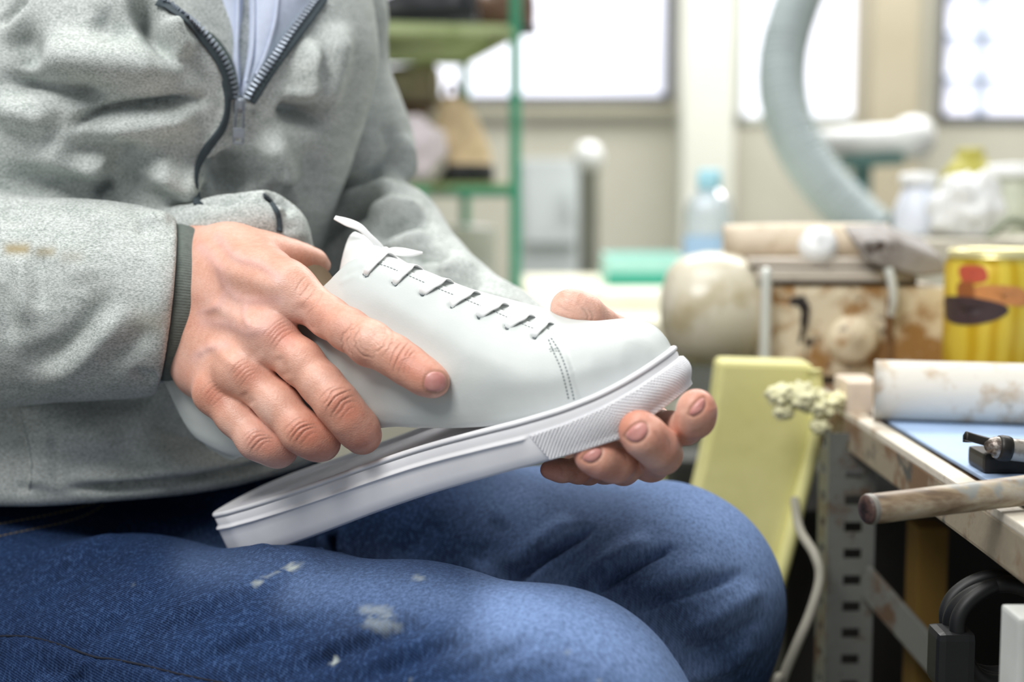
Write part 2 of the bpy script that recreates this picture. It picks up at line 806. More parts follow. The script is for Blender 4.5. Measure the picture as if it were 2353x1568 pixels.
# (outward offset, height: fraction of wall 0..1 , extra metres from the top)
layers = [(-.010, 0, .0), (-.003, 0, .0), (-.0012, 0, .0006), (-.0003, 0, .0018), (.0004, .25, 0), (.0006, .5, 0),
          (.0007, 1, -.0106), (.0009, 1, -.0102), (.0016, 1, -.0097), (.0016, 1, -.0093), (.0009, 1, -.0086), (.0000, 1, -.0080),
          (-.0001, 1, -.0072), (.0, 1, -.0036), (-.0003, 1, -.0033), (-.0015, 1, -.0030), (-.0015, 1, -.0026), (.0003, 1, -.0023), (.0006, 1, -.0016), (.0003, 1, -.0007),
          (-.0006, 1, -.0001), (-.0016, 1, .0), (-.0026, 1, -.0003), (-.0034, 1, -.0008), (-.0040, 1, -.0018), (-.0048, 1, -.0032)]
rings = []
toe_flare = np.clip((lo_ - .80) / .2, 0, 1) ** 2
for off, fr, ex in layers:
    h = bot + hh * fr + ex
    if -.0107 < ex < -.0085:
        off = .0004 + (off - .0004) * np.clip((.792 - lo_) / .006, 0, 1)
    else:
        off = np.full(len(lo_), off)
    rel = (top - h) / np.maximum(hh, 1e-4)
    rings.append(sole_pt(OUT + ON * off[:, None] + ON * (toe_flare * rel * -.001)[:, None], h))
V = np.vstack(rings)
Fc = list(map(tuple, grid_faces(len(layers), NS, False, True)))
# bottom closed by strips between near and far side
half = NS // 2
for k in range(half):
    a, b = k, (k + 1)
    c, d = (NS - k - 1) % NS, (NS - k) % NS
    Fc.append((a, d, c, b) if k else (0, NS - 1, 1))
shoe_sole = empty('shoe_sole', SA + sL * SL * .3 + sH * sole_b(np.array([.3]))[0], 'white rubber cup sole held under the lifted sneaker, empty heel end on the jeans', 'shoe sole')
sidewall = make('sidewall', V, Fc, M_RUBBER, shoe_sole)
# footbed
bedring = OUT + ON * -.0040
bh = top - .0046
fr_ = [1, .9, .7, .45, .2]
V2, F2 = [], []
cl = np.stack([OUT[:, 0], OUT[:, 1] * 0], 1)
for f in fr_:
    q = bedring.copy()
    q[:, 1] *= f
    sag = (1 - f) * .0012
    V2.append(sole_pt(q, sole_h(np.clip(q[:, 0] / SL, 0, 1)) - .0026 - sag))
V2 = np.vstack(V2)
F2 = list(map(tuple, grid_faces(len(fr_), NS, False, True)))
b0 = (len(fr_) - 1) * NS
for k in range(half):
    a, b = k, (k + 1)
    c, d = (NS - k - 1) % NS, (NS - k) % NS
    F2.append((b0 + a, b0 + d, b0 + c, b0 + b) if k else (b0, b0 + NS - 1, b0 + 1))
make('footbed', V2, F2, M_FOOTBED, shoe_sole)
SOLE_BVH = BVHTree.FromPolygons([tuple(v) for v in V], Fc)

# knurled toe bumper that wraps round the toe
ia = int(np.argmin(np.abs(lo_[:half] - .795)))
ib = NS - ia
nu, nv = 760, 72
uu = np.linspace(ia, ib, nu)
bo = np.stack([np.interp(uu, np.arange(NS), OUT[:, 0]), np.interp(uu, np.arange(NS), OUT[:, 1])], 1)
bn = np.stack([np.interp(uu, np.arange(NS), ON[:, 0]), np.interp(uu, np.arange(NS), ON[:, 1])], 1)
bl = np.clip(bo[:, 0] / SL, 0, 1)
bt, bb = sole_h(bl), sole_b(bl)
s_u = np.r_[0, np.cumsum(np.linalg.norm(np.diff(bo, axis=0), axis=1))]
fl = np.clip((bl - .80) / .2, 0, 1) ** 2
Vb = []
for j in range(nv):
    f = j / (nv - 1)
    topm = bt - .0082 + .0022 * np.clip((bl - .80) / .18, 0, 1)
    h = bb + .0006 + (topm - bb - .0006) * f
    skew = (1 - f) * .006 * np.where(np.arange(nu) < nu / 2, 1, -1) * np.clip(1 - np.minimum(s_u, s_u[-1] - s_u) / .05, 0, 1)
    rel = (bt - h) / (bt - bb)
    hm = (h - bb)
    a = (s_u / .0022 + hm / .0017)
    b = (s_u / .0022 - hm / .0017)
    tri = lambda q: 1 - np.abs((q % 1) * 2 - 1)
    kn = np.minimum(tri(a), tri(b)) * 2
    kn = np.clip(kn, 0, 1)
    edge = 0 if j in (0, nv - 1) else 1
    if j in (1, 2, nv - 2, nv - 3):
        kn = kn * .2
    kn[:4] *= .2
    kn[-4:] *= .2
    eu = np.ones(nu)
    eu[[0, 1, -1, -2]] = 0
    off = -.0006 + (.0013 + .0010 * kn + .0022 * math.sin(math.pi * min(1, (1 - f) * 1.25)) * np.clip((bl - .82) / .15, 0, 1)) * edge * eu
    q = bo + bn * (off + fl * rel * -.001)[:, None]
    q[:, 0] += skew
    Vb.append(sole_pt(q, h))
make('toe_bumper', np.vstack(Vb), grid_faces(nv, nu), M_RUBBER, shoe_sole, False)

# heel tab on the back of the sole
hp = [(-.0002, -.0085), (-.0002, -.022)]
V, Fc = box((0, 0, 0), (.004, .022, .018), None, .001)
hc = SA + sH * (-.019)
V = hc + np.outer(V[:, 0] + .0005, sL) + np.outer(V[:, 1], sW) + np.outer(V[:, 2], sH)
make('heel_tab', V, Fc, M_RUBBER, shoe_sole)

# ------------------------------------------------------------------ upper
UA, UB = W(390, 975, .864), W(1538, 826, .695)
UL, uL, uW, uH = frame(UA, UB, 12)
HW_U = np.array([(0, 0), (.003, .008), (.012, .0155), (.035, .0225), (.08, .0280), (.15, .0315), (.28, .0330), (.42, .0355), (.55, .0400),
                 (.68, .0440), (.78, .0450), (.86, .0415), (.92, .0350), (.96, .0262), (.985, .0165), (.996, .0085), (1, 0)])
TOPT = crv([(380, 730), (480, 745), (600, 725), (700, 690), (746, 658), (785, 622), (830, 596), (890, 603), (969, 634), (1040, 667), (1110, 692),
            (1180, 719), (1240, 743), (1290, 757), (1350, 759), (1420, 757), (1480, 761), (1515, 775), (1538, 795), (1547, 808)])
BOTT = crv([(398, 880), (408, 930), (430, 990), (470, 1025), (540, 1052), (640, 1035), (760, 1008), (880, 985), (950, 987), (1050, 986), (1150, 977),
            (1250, 954), (1330, 932), (1420, 898), (1500, 860), (1545, 826)])
NI, NJ = 360, 110
t = np.linspace(0.0, math.pi, NI)
lu = (1 - np.cos(t)) / 2
hwu = np.interp(lu, HW_U[:, 0], HW_U[:, 1])
for _ in range(5):
    hwu[1:-1] = (hwu[:-2] + 2 * hwu[1:-1] + hwu[2:]) / 4
lk = np.linspace(.03, .97, 90)
hwk = np.interp(lk, HW_U[:, 0], HW_U[:, 1])
ht = np.array([solve_h(UA + uL * l * UL, uH, TOPT) for l in lk])
hbm = np.array([solve_h(UA + uL * l * UL + uW * w, uH, BOTT) for l, w in zip(lk, hwk)])
ht = np.interp(lu, np.r_[0, lk, 1], np.r_[ht[0], ht, 0.002])
hbu = np.interp(lu, np.r_[0, lk, 1], np.r_[hbm[0] + .01, hbm, -.004])
for _ in range(10):
    hbu[1:-1] = (hbu[:-2] + 2 * hbu[1:-1] + hbu[2:]) / 4
_i0 = int(np.searchsorted(lu, .86))
_H0 = ht[_i0] - hbu[_i0]
_q = np.clip((lu - lu[_i0]) / (1 - lu[_i0]), 0, 1)
_slope = (ht[_i0] - hbu[_i0] - ht[_i0 - 8] + hbu[_i0 - 8]) / (lu[_i0] - lu[_i0 - 8])
_Hd = (_H0 + _slope * (lu - lu[_i0]) * .25) * np.maximum(1 - _q ** 3.0, 0) ** .5
ht = np.where(lu > lu[_i0], hbu + np.maximum(_Hd, .0), ht)
for _ in range(12):
    ht[1:-1] = (ht[:-2] + 2 * ht[1:-1] + ht[2:]) / 4
ht = np.maximum(ht, hbu + .002)
print('upper top', np.round(ht[::40], 3), 'bot', np.round(hbu[::40], 3), UL)
mid = smooth_pts([(0, 0), (.6, 0), (.9, .012), (.985, .09), (1.0, .2), (.985, .34), (.9, .52), (.74, .70), (.53, .86), (.33, .955), (.16, .99), (0, 1)], 10)
toe = smooth_pts([(0, 0), (.7, 0), (.95, .02), (1, .14), (.995, .34), (.95, .56), (.82, .77), (.62, .91), (.4, .975), (.2, .995), (.1, .998), (0, 1)], 10)


def resamp(p, n):
    L = np.r_[0, np.cumsum(np.linalg.norm(np.diff(p, axis=0), axis=1))]
    q = np.linspace(0, L[-1], n)
    return np.stack([np.interp(q, L, p[:, 0]), np.interp(q, L, p[:, 1])], 1)


mid, toe = resamp(mid, NJ), resamp(toe, NJ)
V = []
for i in range(NI):
    b = np.clip((lu[i] - .62) / .2, 0, 1)
    b = b * b * (3 - 2 * b)
    p = mid * (1 - b) + toe * b
    H = ht[i] - hbu[i]
    ring = np.vstack([p, p[::-1][1:-1] * [-1, 1]])
    V.append(UA + uL * lu[i] * UL + np.outer(ring[:, 0] * hwu[i], uW) + np.outer(hbu[i] + ring[:, 1] * H, uH))
NR = len(ring)
UV_ = np.vstack(V)
UF = grid_faces(NI, NR, False, True)
up = Clay(UV_, UF)
if (up.N[NR * 150 + NJ // 2] @ uW) < 0:
    UF = UF[:, ::-1].copy()
    up = Clay(UV_, UF)
DR = (.60, .83)
EDGE = [(700, 705), (746, 664), (775, 633), (805, 606), (832, 598), (890, 607), (969, 640), (1010, 658), (1075, 684), (1140, 711), (1200, 738), (1250, 757),
        (1275, 775), (1296, 802), (1312, 845), (1324, 890), (1332, 930)]
# quarters overlap the toe cap and the tongue: a raised panel with a crisp edge
panel = EDGE + [(1300, 990), (1100, 1010), (800, 1020), (560, 1080), (380, 1060), (380, 800), (560, 800)]
up.region(panel, .0016, 1.6, DR)
up.refresh()
# gentle creases in the leather
up.stroke([(770, 700), (860, 735), (960, 790), (1060, 830)], 34, -.0016, .3, DR)
up.stroke([(800, 655), (900, 700), (1020, 770), (1150, 830), (1240, 850)], 26, .0010, .3, DR)
up.stroke([(790, 640), (815, 622), (835, 612)], 4, -.0006, .2, DR)
up.stroke([(778, 655), (800, 640), (822, 632)], 4, .0005, .2, DR)
up.stroke([(1100, 930), (1200, 925), (1290, 905)], 30, -.0008, .3, DR)
EYES = [(840, 632), (906, 652), (970, 675), (1037, 702), (1101, 727), (1165, 751), (1228, 773)]
for x, y in EYES:
    up.stroke([(x - 1, y), (x + 1, y)], 3.4, -.0030, 0, DR)
up.refresh()
UPPER_BVH = bvh(up.V, up.Q)


def dshoe(x, y, r=0.0):
    """depth of the near face of the shoe (upper or sole) seen at a pixel"""
    best = None
    for tr in (UPPER_BVH, SOLE_BVH):
        p, n = hit(tr, x, y)
        if p is not None:
            d = float((p - CAM) @ FW)
            best = d if best is None else min(best, d)
    return best
shoe_upper = empty('sneaker', UA + uL * UL * .5, 'white leather lace-up sneaker upper held above its loose sole', 'shoe')
make('upper', up.V, up.Q, M_LEATHER, shoe_upper)

# eyelets
for x, y in EYES:
    p, n = hit(UPPER_BVH, x, y)
    v, f = lathe([(.0000, .0004), (.0011, .0004), (.0013, .0007), (.0016, .0005), (.0016, -.0008), (.001, -.001)], 20, n, p)
    make('eyelet', v, f, M_DARK, shoe_upper)

# stitching
for off, nm in ((-7, 0), (-19, 0)):
    pts = [(1262 + off * .5, 775 - off * .3), (1284 + off, 806 - off * .3), (1300 + off, 848), (1312 + off, 892), (1319 + off, 924)]
    dashes(UPPER_BVH, [(x + 8, y) for x, y in pts], 8.2, 4.6, .0007, .0003, M_HOLE, 'seam_stitching', shoe_upper, .0)
dashes(UPPER_BVH, [(858, 606), (890, 613), (969, 647), (1010, 665), (1075, 691), (1140, 718), (1200, 745), (1240, 760)], 8, 5, .0005, .0003, M_HOLE, 'eyestay_stitching', shoe_upper)
dashes(UPPER_BVH, [(1262, 803), (1275, 802), (1288, 802)], 6, 4, .0005, .0003, M_HOLE, 'bar_tack', shoe_upper)
dashes(UPPER_BVH, [(1264, 808), (1276, 807), (1288, 807)], 6, 4, .0005, .0003, M_HOLE, 'bar_tack', shoe_upper)

# tongue: a curved sheet rising out of the throat
TL = [(773, 640), (774, 615), (780, 583), (790, 558), (804, 537)]          # free left edge, bottom to top
TR = [(1262, 764), (1140, 702), (1010, 648), (930, 606), (880, 573), (832, 541)]
rows = []
tl = smooth_pts(TL, 8)
nT = 60
# param: along the shoe from toe end (0) to the top of the tongue (1)
ridge = smooth_pts([(1262, 764), (1200, 731), (1140, 704), (1075, 677), (1010, 650), (960, 624), (920, 600), (880, 574), (845, 550), (815, 536)], 8)
low = smooth_pts([(1262, 772), (1200, 752), (1140, 725), (1075, 698), (1010, 672), (960, 650), (915, 640), (870, 650), (810, 660), (778, 650)], 8)
nr = len(ridge)
for i in range(nr):
    f = i / (nr - 1)
    x, y = ridge[i]
    l_mid = np.interp(x, [404, 1549], [0, 1])
    dc = np.interp(x, [404, 1549], [.862, .698])
    R = W(x, y, dc - .002 * f)
    p, n = hit(UPPER_BVH, *low[i])
    Lw = (p - n * .0015) if p is not None else W(*low[i], dc - .02)
    # the lower left end stays free
    if f > .8:
        g = (f - .8) / .2
        Lf = W(low[i][0], low[i][1], dc - .012)
        Lw = Lw * (1 - g) + Lf * g
    Far = R + (R - Lw) * [1, 1, 0] * .9
    Far[2] = Lw[2]
    rows.append([Lw, R, Far])
Vt = []
m = 17
for Lw, R, Far in rows:
    for k in range(m):
        a = k / (m - 1)
        # quadratic arch through the ridge
        c = 2 * R - .5 * (Lw + Far)
        Vt.append((1 - a) ** 2 * Lw + 2 * a * (1 - a) * c + a * a * Far)
Vt = np.array(Vt)
Ft = grid_faces(nr, m)
o = make('tongue', Vt, Ft, M_LINING, shoe_upper)
TONGUE_BVH = bvh(Vt, Ft)
md = o.modifiers.new('thick', 'SOLIDIFY')
md.thickness = .0018
md.offset = 0

# the last inside the shoe, showing at the collar
Vl = []
lks = np.linspace(.03, .40, 30)
for l in lks:
    hwl = np.interp(l, HW_U[:, 0], HW_U[:, 1]) * .72
    t_ = np.interp(l, lu, ht)
    topz = t_ + .006 + .010 * np.clip((l - .1) / .2, 0, 1)
    b_ = np.interp(l, lu, hbu) + .012
    for a in np.linspace(0, 2 * math.pi, 32, endpoint=False):
        cx, cy = math.cos(a), math.sin(a)
        cx = math.copysign(abs(cx) ** .7, cx)
        cy = math.copysign(abs(cy) ** .7, cy)
        Vl.append(UA + uL * l * UL + uW * cx * hwl + uH * ((topz + b_) / 2 + cy * (topz - b_) / 2))
Fl = list(map(tuple, grid_faces(30, 32, False, True))) + [tuple(range(32))[::-1], tuple(range(29 * 32, 30 * 32))]
o = make('shoe_last', np.array(Vl), Fl, M_LAST)
tag(o, 'tan shoemaking last showing at the collar behind the tongue', 'shoe last')

# laces
lace = []
tops = [(881, 583), (940, 612), (1007, 644), (1072, 673), (1136, 700), (1196, 727), (1247, 745)]
for (ex, ey), (tx, ty), w in zip(EYES, tops, (.0040, .0042, .0058, .0056, .0060, .0060, .0040)):
    dc = np.interp(tx, [404, 1549], [.862, .698])
    pe, ne = hit(UPPER_BVH, ex, ey)
    T = W(tx, ty, dc)
    upv = uH + uW * .5
    upv /= np.linalg.norm(upv)
    P, N, ww = [pe - ne * .0004], [ne], [w * .62]
    for f in (.16, .32, .48, .64, .78, .9):
        x_, y_ = ex + (tx - ex) * f, ey + (ty - ey) * f
        c_ = [hit(tr, x_, y_) for tr in (UPPER_BVH, TONGUE_BVH)]
        c_ = [(p_, n_) for p_, n_ in c_ if p_ is not None]
        if not c_:
            continue
        p_, n_ = min(c_, key=lambda e: np.linalg.norm(e[0] - CAM))
        if np.linalg.norm(p_ - P[-1]) > .02:
            continue
        P.append(p_ + n_ * .0011)
        N.append(n_)
        ww.append(w * (.8 + .95 * f))
    e_ = P[-1]
    P += [e_ - uW * .0028 - uH * .0004, e_ - uW * .007 - uH * .0034, e_ - uW * .012 - uH * .009]
    N += [upv, uH, uH - uW * .6]
    ww += [w * 1.7, w * 1.6, w]
    N = list(smooth_normals(np.array([n_ / np.linalg.norm(n_) for n_ in N]), 2))
    lace.append(ribbon(P, N, ww, .0009, 5))
# knot and the two free ends
K = W(884, 582, .789)
v, f = lathe([(.0002, -.0034), (.0022, -.003), (.0034, -.0012), (.0036, .0008), (.0024, .0028), (.0002, .0034)], 20, (.6, -.3, .5), K)
lace.append((v, f))
nv_ = np.array([0, -.9, .45])
P = [K, W(868, 563, .787), W(848, 543, .785), (W(826, 523, .784)), W(800, 512, .785), W(770, 501, .788)]
lace.append(ribbon(P, [nv_, nv_, nv_ + [0, 0, .4], nv_ + [0, 0, .2], nv_, nv_], [.0036, .0040, .0036, .0046, .0050, .0026], .0008, 6))
P = [K, W(903, 578, .786), W(925, 580, .785), W(948, 582, .786), W(970, 582, .789)]
lace.append(ribbon(P, [nv_, nv_, nv_ + [.2, 0, .3], nv_, nv_], [.0036, .0048, .0058, .0040, .0012], .0008, 6))
make('shoelace', *join(*lace), M_LACE, shoe_upper)
# lasting margin folded under the upper
P = [W(476, 1022, .829), W(506, 1036, .826), W(536, 1045, .822), W(552, 1040, .817)]
make('lasting_margin', *ribbon(P, [nv_] * 4, [.003, .0045, .0065, .0045], .0012), M_LEATHER, shoe_upper)

# ------------------------------------------------------------------ skin


def mat_skin():
    t = NT('skin')
    n = t.noise(26, 4, .6)
    base = t.ramp(n, [(.3, lin('#cf947e')), (.5, lin('#dfa994')), (.7, lin('#eac0b0'))])
    fine = t.noise(420, 3, .6)
    base = t.mix(.10, base, t.ramp(fine, [(.4, lin('#b57c60')), (.6, lin('#f0cdb8'))]))
    base = t.mix(t.math('MULTIPLY', t.attr('red'), .75), base, lin('#c06e55'))
    base = t.mix(t.math('MULTIPLY', t.attr('vein'), .35), base, lin('#cda6aa'))
    base = t.mix(t.math('MULTIPLY', t.attr('dirt'), .6), base, lin('#7d5a48'))
    v = t.n('ShaderNodeTexVoronoi')
    v.inputs['Scale'].default_value = 850
    t.l(t.coord((1, 1, 1.6), (0, .5, .3)), v.inputs['Vector'])
    b = t.bump(v.outputs['Distance'], .22, .0005)
    b = t.bump(t.noise(260, 5, .65), .25, .0006, b)
    t.set(Base_Color=base, Roughness=.46, Normal=b, Subsurface_Weight=.12, Subsurface_Scale=.004)
    t.b.inputs['Subsurface Radius'].default_value = (1.0, .35, .2)
    return t.m


M_SKIN = mat_skin()
M_NAIL = NT('nail')
M_NAIL.set(Base_Color=M_NAIL.ramp(M_NAIL.noise(160, 2), [(.3, lin('#bf7f78')), (.7, lin('#d39a92'))]), Roughness=.33, Subsurface_Weight=.1, Subsurface_Scale=.002)
M_NAIL = M_NAIL.m

HH = .0006      # voxel of the hands


def build_hand(fingers, palm, hh=HH, kf=.009, kp=.014):
    lo, hi = nodes_box(*fingers, *palm)
    v = Vol(lo, hi, hh)
    P = v.field()
    for c in palm:
        v.chain(P, c, kp)
    H = P.copy()
    for c in fingers:
        D = v.field()
        v.chain(D, c, .005)
        H = smin(H, smin(P, D, kf), .0012)
    V, Q = surface_nets(H, v.lo, hh)
    V = relax(V, Q, 2, .5)
    return Clay(V, Q)


# ---- right hand, lying over the near side of the sneaker (px, py, depth, radius px)
R_INDEX = [(660, 660, .757, 56), (757, 731, .747, 45), (800, 758, .743, 46.5), (851, 790, .739, 50), (905, 818, .737, 45), (940, 842, .736, 43.5), (975, 866, .737, 40), (997, 878, .738, 37)]
for k in range(1, len(R_INDEX)):
    x, y, d, r = R_INDEX[k]
    ds = dshoe(x, y)
    if ds:
        print('index', k, d, round(ds, 4), round(ds - r * ds / F * .9, 4))
        R_INDEX[k] = (x, y, ds - r * ds / F * .88 if k > 1 else min(d, ds - r * ds / F * .9), r)
R_MIDDLE = [(612, 770, .752, 55), (690, 832, .741, 50), (740, 885, .735, 47), (775, 928, .730, 48), (802, 962, .730, 45), (824, 988, .734, 45), (832, 1000, .745, 40), (828, 1000, .765, 34)]
R_RING = [(552, 852, .754, 50), (640, 930, .744, 47), (692, 992, .737, 46), (715, 1007, .737, 42), (734, 1014, .741, 43), (740, 1018, .756, 38), (734, 1012, .774, 32)]
R_LITTLE = [(492, 905, .764, 42), (540, 957, .755, 41), (590, 1012, .748, 42), (620, 1026, .748, 38), (640, 1035, .752, 37), (648, 1035, .765, 32), (642, 1026, .782, 27)]
R_THUMB = [(600, 592, .800, 52), (642, 590, .806, 42), (672, 592, .812, 37), (700, 596, .818, 30), (724, 602, .824, 25), (742, 610, .830, 18)]
R_PALM = [
    [(300, 690, .836, 94), (400, 695, .838, 100), (445, 690, .836, 104)],
    [(440, 610, .838, 78), (520, 625, .803, 72), (600, 640, .772, 62), (660, 660, .752, 54)],
    [(432, 660, .836, 80), (520, 700, .796, 70), (612, 770, .752, 54)],
    [(430, 740, .836, 80), (490, 790, .797, 66), (552, 852, .754, 50)],
    [(430, 788, .836, 68), (466, 850, .802, 50), (494, 903, .765, 42)],
    [(450, 600, .838, 68), (530, 592, .812, 60), (600, 592, .801, 52)],
    [(470, 640, .826, 60), (560, 700, .798, 60), (600, 780, .788, 60)],
]
rh = build_hand([R_INDEX, R_MIDDLE, R_RING, R_LITTLE, R_THUMB], R_PALM)
D1 = (.70, .795)
# knuckles, tendons and veins of the back of the hand
for x, y, s, a in ((640, 722, 26, .0016), (628, 770, 24, .0016), (560, 855, 24, .0014), (492, 905, 20, .0010), (851, 785, 30, .0006)):
    rh.stroke([(x - 3, y - 3), (x + 3, y + 3)], s, a, 0, D1)
rh.stroke([(470, 600), (560, 640), (660, 668)], 14, .0009, .2, D1)
rh.stroke([(470, 690), (540, 730), (615, 768)], 12, .0012, .2, D1)
rh.stroke([(470, 780), (510, 815), (552, 850)], 10, .0008, .2, D1)
rh.stroke([(500, 660), (590, 700), (650, 720)], 18, -.0010, .2, D1)
rh.stroke([(500, 750), (560, 800), (600, 830)], 16, -.0010, .2, D1)
rh.stroke([(690, 690), (705, 740), (716, 775)], 12, -.0012, .25, D1)
rh.stroke([(636, 815), (652, 850), (660, 875)], 9, -.0010, .25, D1)
rh.stroke([(556, 900), (570, 922), (580, 935)], 8, -.0008, .25, D1)
rh.refresh()
VEINS = [([(462, 570), (500, 610), (520, 660), (560, 690), (640, 690)], 7), ([(520, 660), (505, 700), (460, 720)], 6), ([(470, 740), (520, 745), (570, 765), (600, 760)], 8),
         ([(500, 545), (540, 590), (600, 610), (640, 640)], 6), ([(450, 820), (480, 800), (520, 795)], 6), ([(570, 690), (560, 720), (575, 760)], 5)]
for p, sg in VEINS:
    rh.stroke(p, sg, .00055, .25, D1)
rh.refresh()
# wrinkles: grooves with slightly raised banks
WR = []


def ell(cx, cy, rx, ry, ang, a0, a1, n=14):
    q = np.radians(np.linspace(a0, a1, n))
    a = math.radians(ang)
    x, y = rx * np.cos(q), ry * np.sin(q)
    return [(cx + x[i] * math.cos(a) - y[i] * math.sin(a), cy + x[i] * math.sin(a) + y[i] * math.cos(a)) for i in range(n)]


# index middle joint: nested ovals
WR += [(ell(857, 776, 30, 35, 25, -60, 60), 1.9, .0006), (ell(852, 782, 36, 40, 25, 50, 200), 1.9, .0006), (ell(845, 786, 46, 48, 25, 100, 215), 1.7, .0005), (ell(862, 778, 40, 46, 25, -50, 40), 1.7, .0004),
       (ell(838, 788, 52, 50, 25, 130, 215), 1.7, .00035), (ell(860, 772, 20, 24, 25, -80, 50), 1.3, .00035), (ell(848, 784, 22, 24, 25, 60, 170), 1.3, .0003),
       ([(838, 765), (855, 778), (872, 800)], 1.2, .0003), ([(850, 756), (866, 772), (880, 786)], 1.2, .0003), ([(845, 800), (862, 788), (876, 772)], 1.2, .00025)]
# index end joint: transverse lines
for k, (x, y) in enumerate(((897, 806), (908, 812), (918, 818), (929, 826), (938, 832), (947, 838))):
    h = (20, 28, 34, 33, 28, 20)[k]
    WR.append(([(x + .48 * h, y - .88 * h), (x - 3, y), (x - .42 * h, y + .9 * h)], 1.5, (.0003, .00045, .0006, .0006, .00045, .0003)[k]))
for a in ((690, 655), (700, 668), (716, 676), (730, 690), (706, 690), (722, 704)):
    WR.append(([(a[0] + 12, a[1] - 18), (a[0], a[1]), (a[0] - 14, a[1] + 15)], 1.6, .00028))
# middle finger joint
for k, (x, y) in enumerate(((752, 900), (763, 908), (772, 918), (781, 928), (790, 938), (799, 948))):
    h = (26, 34, 38, 38, 32, 24)[k]
    WR.append(([(x + .80 * h, y - .55 * h), (x + 4, y - 8), (x - 6, y + 4), (x - .62 * h, y + .72 * h)], 1.8, (.0003, .0005, .00075, .0008, .0005, .0003)[k]))
# ring finger joint
for k, (x, y) in enumerate(((672, 972), (680, 981), (689, 990), (697, 998), (706, 1005))):
    h = (24, 32, 35, 32, 24)[k]
    WR.append(([(x + .85 * h, y - .45 * h), (x + 2, y - 6), (x - .70 * h, y + .66 * h)], 1.7, (.0003, .0005, .00075, .0006, .0003)[k]))
# little finger joint
for k, (x, y) in enumerate(((574, 994), (581, 1002), (589, 1010), (597, 1018), (606, 1024))):
    h = (20, 28, 32, 30, 22)[k]
    WR.append(([(x + .92 * h, y - .30 * h), (x + 2, y - 4), (x - .72 * h, y + .60 * h)], 1.6, (.0003, .00045, .0007, .0006, .0003)[k]))
# knuckles
for cx, cy, r in ((638, 765, 40), (556, 856, 34), (490, 905, 26)):
    for k, o in enumerate((-20, -10, 0, 10, 20)):
        WR.append(([(cx + o * .6 + r * .75, cy + o * .8 - r * .5), (cx + o * .6 + 3, cy + o * .8 - 5), (cx + o * .6 - r * .6, cy + o * .8 + r * .62)], 1.7, .00022))
_r = random.Random(4)
WR = [([(x + _r.uniform(-2.4, 2.4), y + _r.uniform(-2.4, 2.4)) for x, y in p], sg * _r.uniform(.75, 1.1), am * _r.uniform(.75, 1.4)) for p, sg, am in WR]
for p, sg, am in WR:
    rh.stroke(p, sg * 2.6, am * .38, .2, D1)
rh.refresh()
for p, sg, am in WR:
    rh.stroke(p, sg, -am, .2, D1)
# nail bed of the index
NAIL_I = [(972, 884), (978, 860), (996, 852), (1016, 855), (1026, 868), (1027, 888), (1012, 901), (992, 902), (977, 897)]
rh.stroke(NAIL_I + NAIL_I[:1], 3.0, -.0006, 0, D1)
rh.stroke([(964, 890), (968, 858), (984, 844), (1006, 842)], 5, .0006, .15, D1)
rh.refresh()
D2 = (.70, .86)


def paint(cl, strokes, dr=None):
    a = np.zeros(len(cl.V))
    for p, sg, w in strokes:
        i, dist, tp, side = cl.mask(p, sg, 0, dr)
        a[i] = np.maximum(a[i], w * np.exp(-.5 * (dist / sg) ** 2))
    return a


r_red = paint(rh, [([(636, 765), (655, 775)], 26, .9), ([(556, 856), (570, 865)], 22, .7), ([(488, 905), (500, 912)], 20, .7), ([(776, 928), (800, 950)], 26, .8),
                   ([(692, 994), (712, 1006)], 24, .9), ([(590, 1014), (612, 1026)], 24, .9), ([(930, 830), (975, 860)], 26, .75), ([(985, 850), (1025, 870), (1020, 905)], 12, .5),
                   ([(790, 800), (830, 835)], 16, .4), ([(700, 700), (790, 775)], 26, .35), ([(620, 1040), (660, 1050)], 20, .5), ([(720, 1045), (760, 1030)], 18, .5),
                   ([(815, 1030), (860, 1000)], 20, .5), ([(640, 580), (720, 605)], 16, .4), ([(430, 860), (470, 900)], 30, .35)])
r_vein = paint(rh, [(p, sg * 1.5, .9) for p, sg in VEINS] + [([(480, 700), (600, 740)], 40, .35)])
r_dirt = paint(rh, [(p, sg * .9, min(1, am * 900)) for p, sg, am in WR] + [(NAIL_I + NAIL_I[:1], 2.4, .8)])

for nm, ch in (('mid', R_MIDDLE), ('ring', R_RING), ('lit', R_LITTLE), ('thumb', R_THUMB)):
    print(nm, [(n[2], round(dshoe(n[0], n[1]) or 0, 3)) for n in ch])
# ---- left hand, cupping the toe from behind
L_INDEX = [(1470, 985, .780, 44), (1500, 975, .750, 40), (1540, 985, .708, 36), (1575, 982, .682, 37), (1598, 962, .666, 41), (1601, 942, .662, 40), (1600, 936, .662, 37)]
L_MIDDLE = [(1420, 1000, .790, 46), (1450, 1050, .755, 44), (1495, 1062, .710, 42), (1522, 1045, .680, 42), (1510, 1028, .669, 46), (1480, 1002, .663, 47), (1466, 988, .663, 44)]
L_RING = [(1370, 1010, .800, 44), (1390, 1065, .765, 44), (1432, 1076, .718, 36), (1438, 1070, .700, 36), (1412, 1064, .686, 43), (1378, 1052, .679, 43), (1358, 1046, .678, 39)]
L_LITTLE = [(1330, 1000, .815, 38), (1340, 1060, .785, 38), (1352, 1078, .752, 33), (1330, 1082, .736, 27), (1290, 1082, .728, 23.5), (1262, 1080, .727, 21)]
L_THUMB = [(1440, 860, .800, 60), (1440, 790, .780, 42), (1412, 762, .766, 34), (1380, 742, .757, 33), (1345, 722, .750, 41), (1318, 713, .747, 43), (1306, 708, .747, 40)]
